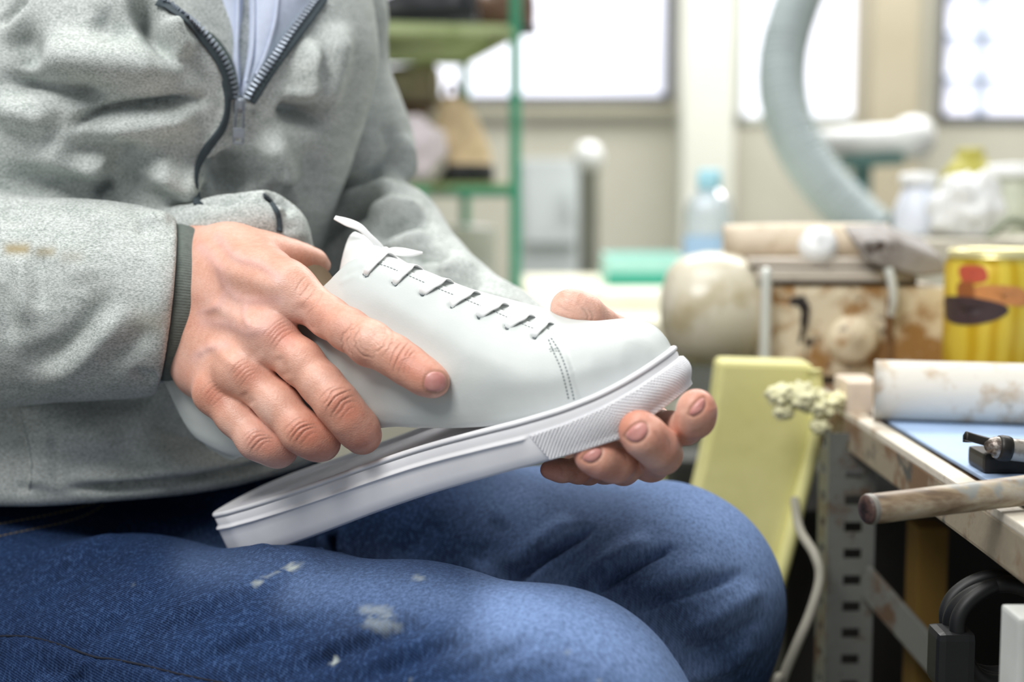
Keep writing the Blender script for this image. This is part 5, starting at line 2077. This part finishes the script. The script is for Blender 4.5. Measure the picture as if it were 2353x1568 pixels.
# yellow panel at the left end of the bench
t = NT('yellow_green_paint')
n = t.noise(9, 4, .6)
c = t.ramp(n, [(.3, lin('#d2cd88')), (.55, lin('#e2dd9c')), (.75, lin('#ebe7b0'))])
t.set(Base_Color=c, Roughness=.6, Normal=t.bump(t.noise(60, 3), .2, .002))
M_YEL = t.m
poly = [(1655, 830), (1868, 836), (1880, 880), (1884, 990), (1846, 1150), (1796, 1340), (1716, 1568), (1640, 1800), (1470, 1800), (1560, 1300), (1612, 1080), (1640, 950)]
pv = smooth_pts(poly, 1, True)
Yp = 1.075
Vf = np.array([WY(x, y, Yp) for x, y in poly])
z_min = Vf[:, 2].min()
n_ = len(poly)
Vb_ = Vf + [0, .035, 0]
fc = [tuple(range(n_)), tuple(range(n_, 2 * n_))[::-1]] + [(i, n_ + i, n_ + (i + 1) % n_, (i + 1) % n_) for i in range(n_)]
yp = empty('machine_stand', (Vf[:, 0].mean(), Yp + .02, 0), 'yellow-green painted stand panel leaning under the machine dome', 'machine stand')
o = make('panel', np.vstack([Vf, Vb_]), fc, M_YEL, yp, False)
m = o.modifiers.new('b', 'BEVEL')
m.width = .004
m.segments = 2
ep = [WY(x, y, Yp - .004) for x, y in ((1872, 850), (1876, 990), (1838, 1150), (1788, 1340), (1708, 1568), (1632, 1800))]
solid('edge_lip', simple('pale_yellow_paint', '#ece8a2', .5, 0, .04, 14), yp, tube(ep, .0055, 12, 4), smooth=True)
solid('foot', M_YEL, yp, box((WY(1560, 1800, Yp)[0], Yp + .02, z_min / 2), (.07, .06, z_min + .02), None, .004))

# ------------------------------------------------------------------ the machine with the dome
mc = empty('sanding_machine', WY(1900, 890, 1.17), 'rust stained cream machine with a big round white dome at left', 'machine')
MD = 1.19
k = MD / F


def mx(px):
    return WY(px, 750, MD)[0]


def mz(py):
    return WY(1800, py, MD)[2]


M_DOME = rusty('worn_white_dome', '#d3cdba', '#b3a88a', .54, 9, .28)
M_MBODY = rusty('rusty_cream_paint', '#d8cbb0', '#9a7342', .50, 24, .5)
axz = mz(722)
prof = [(0, 0), (.018, .001), (.034, .006), (.042, .013), (.0475, .024), (.0505, .038), (.0505, .052), (.048, .066), (.043, .078), (.040, .084), (.040, .092), (0, .092)]
make('dome', *lathe(prof, 48, (1, 0, 0), (mx(1534), MD + .055, axz)), M_DOME, mc)
x0, x1 = mx(1752), mx(2190)
solid('body', M_MBODY, mc, box(((x0 + x1) / 2, MD + .055, (mz(660) + mz(870)) / 2), (x1 - x0, .10, mz(660) - mz(870)), None, .006))
make('boss', *lathe([(0, .0), (.022, 0), (.022, .004), (.018, .010), (.012, .014), (0, .015)], 32, (0, -1, 0), (mx(1965), MD + .006, mz(785))), M_MBODY, mc)
solid('cover_plate', M_MBODY, mc, box((mx(1815), MD + .003, mz(775)), (.026, .006, .055), None, .002))
solid('slot', simple('black_grease', '#2b2422', .6, 0, .06, 60), mc, *[beam((mx(a), MD + .003, mz(b)), (mx(c), MD + .003, mz(d)), w, .006, (0, -1, 0), .001) for a, b, c, d, w in ((1816, 700, 1836, 688, .006), (1834, 686, 1850, 712, .010), (1849, 705, 1845, 750, .0075), (1846, 745, 1838, 792, .005))])
solid('groove', simple('rust_brown', '#7c5a35', .8, 0, .08, 60), mc, box((mx(2046), MD + .004, mz(780)), (.006, .006, .07), None, .001))
M_WIRE = simple('pale_wire', '#d5d8d2', .4, .2, .03, 30)
make('wire_bracket', *tube([(mx(1752), MD - .012, mz(625)), (mx(1752), MD - .014, mz(640)), (mx(1753), MD - .014, mz(780)), (mx(1756), MD - .014, mz(862)), (mx(1775), MD - .012, mz(872))], .0046, 12, 5), M_WIRE, mc)
make('wire_bracket', *tube([(mx(2030), MD - .008, mz(616)), (mx(2038), MD - .010, mz(640)), (mx(2046), MD - .010, mz(690)), (mx(2046), MD - .004, mz(720))], .0040, 12, 5), M_WIRE, mc)
M_PLATE = rusty('stained_plate', '#c4bbae', '#8b8074', .52, 20, .5)
solid('top_rail', M_PLATE, mc, box(((mx(1742) + mx(2100)) / 2, MD + .05, mz(634)), (mx(2100) - mx(1742), .09, .010), None, .002))
solid('top_rail', M_PLATE, mc, box(((mx(1730) + mx(2080)) / 2, MD + .06, mz(606)), (mx(2080) - mx(1730), .085, .007), None, .002))
solid('rail_spacer', simple('brown_iron', '#6a5f55', .7, 0, .06, 30), mc, box(((mx(1770) + mx(2060)) / 2, MD + .055, mz(622)), (mx(2060) - mx(1770), .07, .010)), box(((mx(1790) + mx(2120)) / 2, MD + .055, mz(652)), (mx(2120) - mx(1790), .07, .010)))  # spacers browner and darker than the rails
make('roller', *tube([(mx(1690), MD + .075, mz(566)), (mx(1850), MD + .07, mz(562)), (mx(2080), MD + .065, mz(562))], .0165, 24, 3), rusty('beige_roller', '#d8c9b2', '#b39f84', .55, 18, .6), mc)
make('cap', *lathe([(0, 0), (.014, 0), (.017, .005), (.015, .013), (.009, .017), (0, .018)], 28, (-.1, -.8, .6), (mx(1892), MD + .03, mz(578))), M_WHT, mc)
solid('base', simple('dark_iron', '#2d2a25', .7, .2, .06, 30), mc, box(((x0 + x1) / 2 - .006, MD + .06, (mz(868) + BZ + .003) / 2), (x1 - x0 - .03, .085, max(.003, mz(868) - BZ - .003))))
# leather piece over the right end of the machine
pl = [(1965, 566), (2060, 560), (2165, 600), (2180, 640), (2120, 648), (2040, 630), (1990, 610)]
Vf = np.array([WY(x, y, MD - .012 + .0001 * (x - 2000)) for x, y in pl])
Vf = Vf + [0, 0, .003]
Vf2 = Vf + [0, .05, .014]
n_ = len(pl)
fc = [tuple(range(n_)), tuple(range(n_, 2 * n_))[::-1]] + [(i, n_ + i, n_ + (i + 1) % n_, (i + 1) % n_) for i in range(n_)]
o = make('leather_scrap', np.vstack([Vf, Vf2]), fc, rusty('grey_leather', '#9c9794', '#7b736d', .5, 26, .7), None, False)
m = o.modifiers.new('b', 'BEVEL')
m.width = .004
m.segments = 3
tag(o, 'grey leather scrap draped on the machine beside the yellow can', 'leather')

# yellow rag bunched on the corner of the bench
rg = empty('rag', WY(1835, 930, 1.08), 'pale yellow rag bunched on the far left bench corner', 'rag')
M_RAG = simple('pale_yellow_cloth', '#f0edc4', .95, 0, .06, 40)
for j, (x, y, r, sd) in enumerate(((1796, 908, 30, 1.1), (1840, 912, 38, 2.7), (1886, 930, 34, 4.2), (1800, 945, 22, 7.7), (1884, 980, 22, 9.1), (1925, 918, 22, 5.5))):
    p = W(x, y, 1.03)
    q = r * 1.03 / F
    lump('fold', p, (q, q, q * .8), M_RAG, sd, .5, rg, 2.6)

# pale block, stained roll, can
p = W(1972, 925, 1.02)
tag(solid('wood_block', simple('pale_pink_wood', '#dccbb8', .8, 0, .05, 40), None, box((p[0] + .004, 1.03, BZ + .0125), (.024, .05, .0235), None, .003)), 'small pale block at the left end of the white roll', 'block')
rl = empty('paper_roll', W(2200, 975, .985), 'white stained paper roll lying across the back of blue mat', 'roll')
ra, rb = W(2008, 905, .985), W(2560, 900, .95)
rr_ = .0205
ra[2] = rb[2] = BZ + .0026 + rr_
make('paper', *tube([ra, ra * .66 + rb * .34, ra * .33 + rb * .67, rb], rr_, 40, 4), rusty('stained_paper', '#dcd7cc', '#b89f80', .50, 18, .7, 0, '#a89f90'), rl)
make('core', *tube([ra - (rb - ra) * .004, ra], .012, 24, 1), simple('card_core', '#b39b7c', .8, 0, .05, 40), rl)
cx, cy = W(2292, 700, 1.13)[0], 1.13
can = empty('drinks_can', (cx, cy, BZ), 'yellow tin can with dark brown picture behind the white roll', 'can')
zt = W(2292, 572, 1.13)[2]
H_ = zt - BZ
t = NT('yellow_print')
v = t.n('ShaderNodeTexWave')
v.bands_direction = 'X'
v.inputs['Scale'].default_value = 22
v.inputs['Distortion'].default_value = 2.0
t.l(t.coord(), v.inputs['Vector'])
t.set(Base_Color=t.ramp(v.outputs['Fac'], [(.2, lin('#c9a61f')), (.7, lin('#dcc243'))]), Roughness=.3, Metallic=.15)
rc = .0405
make('can_wall', *lathe([(0, 0), (rc - .004, 0), (rc, .005), (rc, H_ - .012), (rc - .003, H_ - .006), (rc - .003, H_ - .006)], 48, (0, 0, 1), (cx, cy, BZ)), t.m, can)
make('lid', *lathe([(0, H_ - .008), (rc - .006, H_ - .008), (rc - .005, H_ - .002), (rc - .0025, H_), (rc - .0015, H_ - .003), (rc - .0032, H_ - .007)], 48, (0, 0, 1), (cx, cy, BZ)), simple('pale_gold_rim', '#e3d9a0', .3, .5, .03, 30), can)


def on_can(poly, name, mat, off):
    """a printed shape wrapped on the wall of the can; poly in (angle, height)"""
    p = smooth_pts(poly, 5, True)
    c = p.mean(0)
    V = []
    for f in (1, .7, .4, .05):
        for a, h in c + (p - c) * f:
            V.append((cx + (rc + off) * math.sin(a), cy - (rc + off) * math.cos(a), BZ + h))
    n = len(p)
    fcs = list(map(tuple, grid_faces(4, n, False, True))) + [tuple(range(3 * n, 4 * n))]
    return make(name, np.array(V), fcs, mat, can)


def cp(px, py):
    X = W(px, py, 1.10)
    return (math.asin(max(-1, min(1, (X[0] - cx) / rc))), X[2] - BZ)


M_REDP = simple('red_print', '#c2563f', .4, 0, .03, 60)
on_can([cp(2216, 615), cp(2255, 612), cp(2262, 645), cp(2222, 650)], 'printed_emblem', M_REDP, .0003)
on_can([cp(2214, 655), cp(2236, 648), cp(2240, 690), cp(2216, 692)], 'printed_patch', simple('brown_red_print', '#9a5a2c', .4, 0, .03, 60), .0003)
on_can([cp(2240, 660), cp(2300, 655), cp(2345, 665), cp(2350, 700), (cp(2300, 700)), cp(2250, 700)], 'printed_patch', simple('orange_print', '#cf8a4f', .4, 0, .06, 120), .0003)
on_can([cp(2202, 690), cp(2225, 683), cp(2262, 688), cp(2302, 700), cp(2308, 718), cp(2270, 740), cp(2225, 750), cp(2203, 742), cp(2199, 715)], 'printed_shoe', simple('dark_brown_print', '#3f2f31', .4, 0, .05, 90), .0006)

# ------------------------------------------------------------------ shelf of bottles behind the machine
sh = empty('rear_shelf', (.8, 1.65, 0), 'pale shelf board behind the machine carrying bottles', 'shelf')
RZ = .805
solid('shelf_board', simple('pale_shelf', '#cbc6b6', .7, 0, .05, 8), sh, box((.845, 1.68, RZ - .010), (.86, .42, .02), None, .003))
for sx in (.44, 1.22):
    solid('shelf_leg', M_STEEL, sh, box((sx, 1.78, (RZ - .02) / 2), (.03, .03, RZ - .02), None, .002))


def bottle(name, px, py_top, Y, r, mat, capmat, label, neck=.4, cat='bottle'):
    b = WY(px, 540, Y)
    top = WY(px, py_top, Y)[2]
    H = top - RZ
    o = empty(name, (b[0], Y, RZ), label, cat)
    make('bottle_body', *lathe([(0, 0), (r * .92, 0), (r, .004), (r, H * .42), (r * .85, H * .55), (r * neck * 1.15, H * .68), (r * neck, H * .74), (r * neck, H * .84), (0, H * .84)], 32, (0, 0, 1), (b[0], Y, RZ)), mat, o)
    make('cap', *lathe([(0, H * .80), (r * neck * 1.25, H * .80), (r * neck * 1.3, H * .86), (r * neck * 1.2, H * .98), (0, H)], 28, (0, 0, 1), (b[0], Y, RZ)), capmat, o)
    return o


bottle('squeeze_bottle', 2106, 395, 1.62, .026, simple('white_blue_plastic', '#e4eaf6', .35, 0, .03, 20), M_WHT, 'white plastic bottle standing on the shelf above the machine', .62)
bottle('paint_bottle', 2328, 375, 1.72, .034, simple('pale_green_grey_plastic', '#c3c8b4', .4, 0, .04, 20), M_WHT, 'pale bottle with broad white cap at the upper right edge', .8)
p = WY(2222, 500, 1.58)
tag(lump('plastic_sack', (p[0], 1.58, RZ + .030), (.040, .04, .040), M_WHT, 6.4, .35, flat=.72), 'crumpled white plastic bag between the white bottle and yellow can', 'bag')
p = WY(2200, 400, 1.9)
ys = empty('spray_bottle', (p[0], 1.85, RZ), 'mustard yellow round container behind the white plastic bottle', 'container')
M_MUST = simple('mustard_plastic', '#b5ae4c', .5, 0, .06, 16)
make('container_body', *lathe([(0, 0), (.034, 0), (.037, .006), (.038, .05), (.034, .075), (.02, .094), (0, .1)], 32, (0, 0, 1), (p[0], 1.85, RZ)), M_MUST, ys)
make('lid', *lathe([(0, .088), (.018, .088), (.018, .104), (.015, .107), (0, .107)], 28, (0, 0, 1), (p[0], 1.85, RZ)), M_MUST, ys)
P = [WY(x, y, 1.45) for x, y in ((2270, 575), (2290, 530), (2320, 505), (2365, 520), (2410, 570))]
P = [P[0] * [1, 1, 0] + [0, 0, RZ + .004]] + P[1:]
tag(make('green_cable', *tube(P, .004, 10, 6), simple('grey_green_cable', '#8f9a80', .5, 0, .04, 20)), 'grey-green cable loop behind the yellow can', 'cable')
# boxes glimpsed beyond the toe, below the cream table
p = WY(1545, 1060, 1.62)
cr = empty('crate', (p[0] + .02, 1.62, 0), 'yellow-green crate on the floor seen past the fingertips', 'crate')
M_YG = simple('yellow_green_plastic', '#b5b253', .6, 0, .1, 12)
solid('crate_body', M_YG, cr, box((p[0], 1.66, .24), (.20, .2, .48), None, .006))
solid('rim', simple('pale_yellow_rim', '#cfcf86', .6, 0, .08, 12), cr, box((p[0], 1.66, .492), (.215, .215, .022), None, .004))
p = WY(1625, 880, 1.5)
tag(solid('dark_bin', simple('dark_bin_plastic', '#2c2f2b', .6, 0, .08, 12), None, box((p[0] - .005, 1.49, .29), (.075, .08, .58), None, .008)), 'dark bin standing behind the machine dome and stand', 'bin')
p = WY(1450, 830, 2.0)
tag(solid('floor_box', simple('grey_green_box', '#8a8d7c', .7, 0, .1, 10), None, box((p[0], 2.05, .25), (.30, .3, .50), None, .006)), 'grey box on the floor under the cream table', 'box')

# ------------------------------------------------------------------ tools on the bench
hm = empty('hammer', W(2200, 1150, .75), 'tool with a round worn wooden handle sticking out over bench edge', 'hammer')
t = NT('worn_handle_wood')
g = t.noise(1, 5, .6, t.coord((8, 90, 90), (0, .09, .05)))
c = t.ramp(g, [(.36, lin('#4c3d30')), (.47, lin('#7d6a54')), (.58, lin('#a3957e')), (.7, lin('#b3aa9a'))])
c = t.mix(t.ramp(t.noise(60, 3), [(.56, (0, 0, 0, 1)), (.66, (1, 1, 1, 1))]), c, lin('#8b8d88'))
t.set(Base_Color=c, Roughness=.45, Normal=t.bump(g, .3, .001))
h0, h1 = W(1988, 1172, .672), W(2480, 1112, .712)
hdir = (h1 - h0) / np.linalg.norm(h1 - h0)
rh_ = 35 * .675 / F
V, Fc = tube([h0 + hdir * .002, h0 + hdir * .02, h0 * .7 + h1 * .3, h0 * .3 + h1 * .7, h1], [rh_, rh_ * 1.0, rh_ * 1.0, rh_ * 1.03, rh_ * 1.1], 40, 5, False)
make('handle', V, Fc, t.m, hm)
make('handle_end', *lathe([(0, -.0006), (rh_ * .5, -.0004), (rh_ * .85, 0), (rh_ * .97, .0008), (rh_, .0022), (rh_, .0035), (0, .0035)], 40, tuple(hdir), tuple(h0)), rusty('dark_end_grain', '#4a3630', '#2b1f1c', .5, 160, .5, 0, '#6f5a50'), hm)
make('handle_ring', *lathe([(rh_ * .97, .0012), (rh_ * 1.03, .002), (rh_ * 1.03, .0036), (rh_ * .99, .0044)], 40, tuple(hdir), tuple(h0)), simple('worn_ferrule', '#84817a', .5, .3, .05, 60), hm)
solid('hammer_head', simple('dark_steel_head', '#33322f', .4, .7, .05, 40), hm, box(h1 + hdir * .012 + [0, 0, 0], (.026, .09, .019), None, .005))

cl_ = empty('claw_tool', W(2310, 1100, .80), 'dark steel claw head with notched tip resting on the blue mat', 'tool')
M_IRON = simple('dark_iron_tool', '#2f2d2b', .45, .6, .08, 60)
M_BRIGHT = rusty('worn_steel', '#a9a39b', '#5d524b', .5, 60, .35, .6)
dC = .79
bz0 = W(2300, 1108, dC)
c0, c1 = W(2262, 1046, dC), W(2440, 1100, dC)
solid('block', M_IRON, cl_, box(((c0[0] + c1[0]) / 2, dC + .004, (c0[2] + BZ + .003) / 2), (c1[0] - c0[0], .030, c0[2] - BZ - .002), None, .003))
for sgn in (-1, 1):
    a_ = W(2216, 1014 + sgn * 3, dC - .002 + sgn * .006)
    b_ = W(2240, 1018, dC + sgn * .006)
    c_ = W(2285, 1030, dC + sgn * .004)
    v, f = ribbon([a_, b_, c_, W(2300, 1034, dC)], [np.array([0, .1, 1.0])] * 4, [.003, .007, .012, .014], .0045, 4)
    make('claw', v, f, M_IRON, cl_)
v, f = tube([W(2278, 1030, dC - .010), W(2284, 1028, dC - .011), W(2330, 1034, dC - .010), W(2440, 1046, dC - .008)], [.003, .0058, .0062, .0064], 24, 4)
make('neck', v, f, M_BRIGHT, cl_)
make('collar', *lathe([(.0, -.002), (.0066, -.002), (.0072, 0), (.0072, .003), (.0066, .005), (0, .005)], 24, tuple(W(2330, 1034, dC) - W(2284, 1028, dC)), tuple(W(2300, 1030, dC - .0105))), M_IRON, cl_)
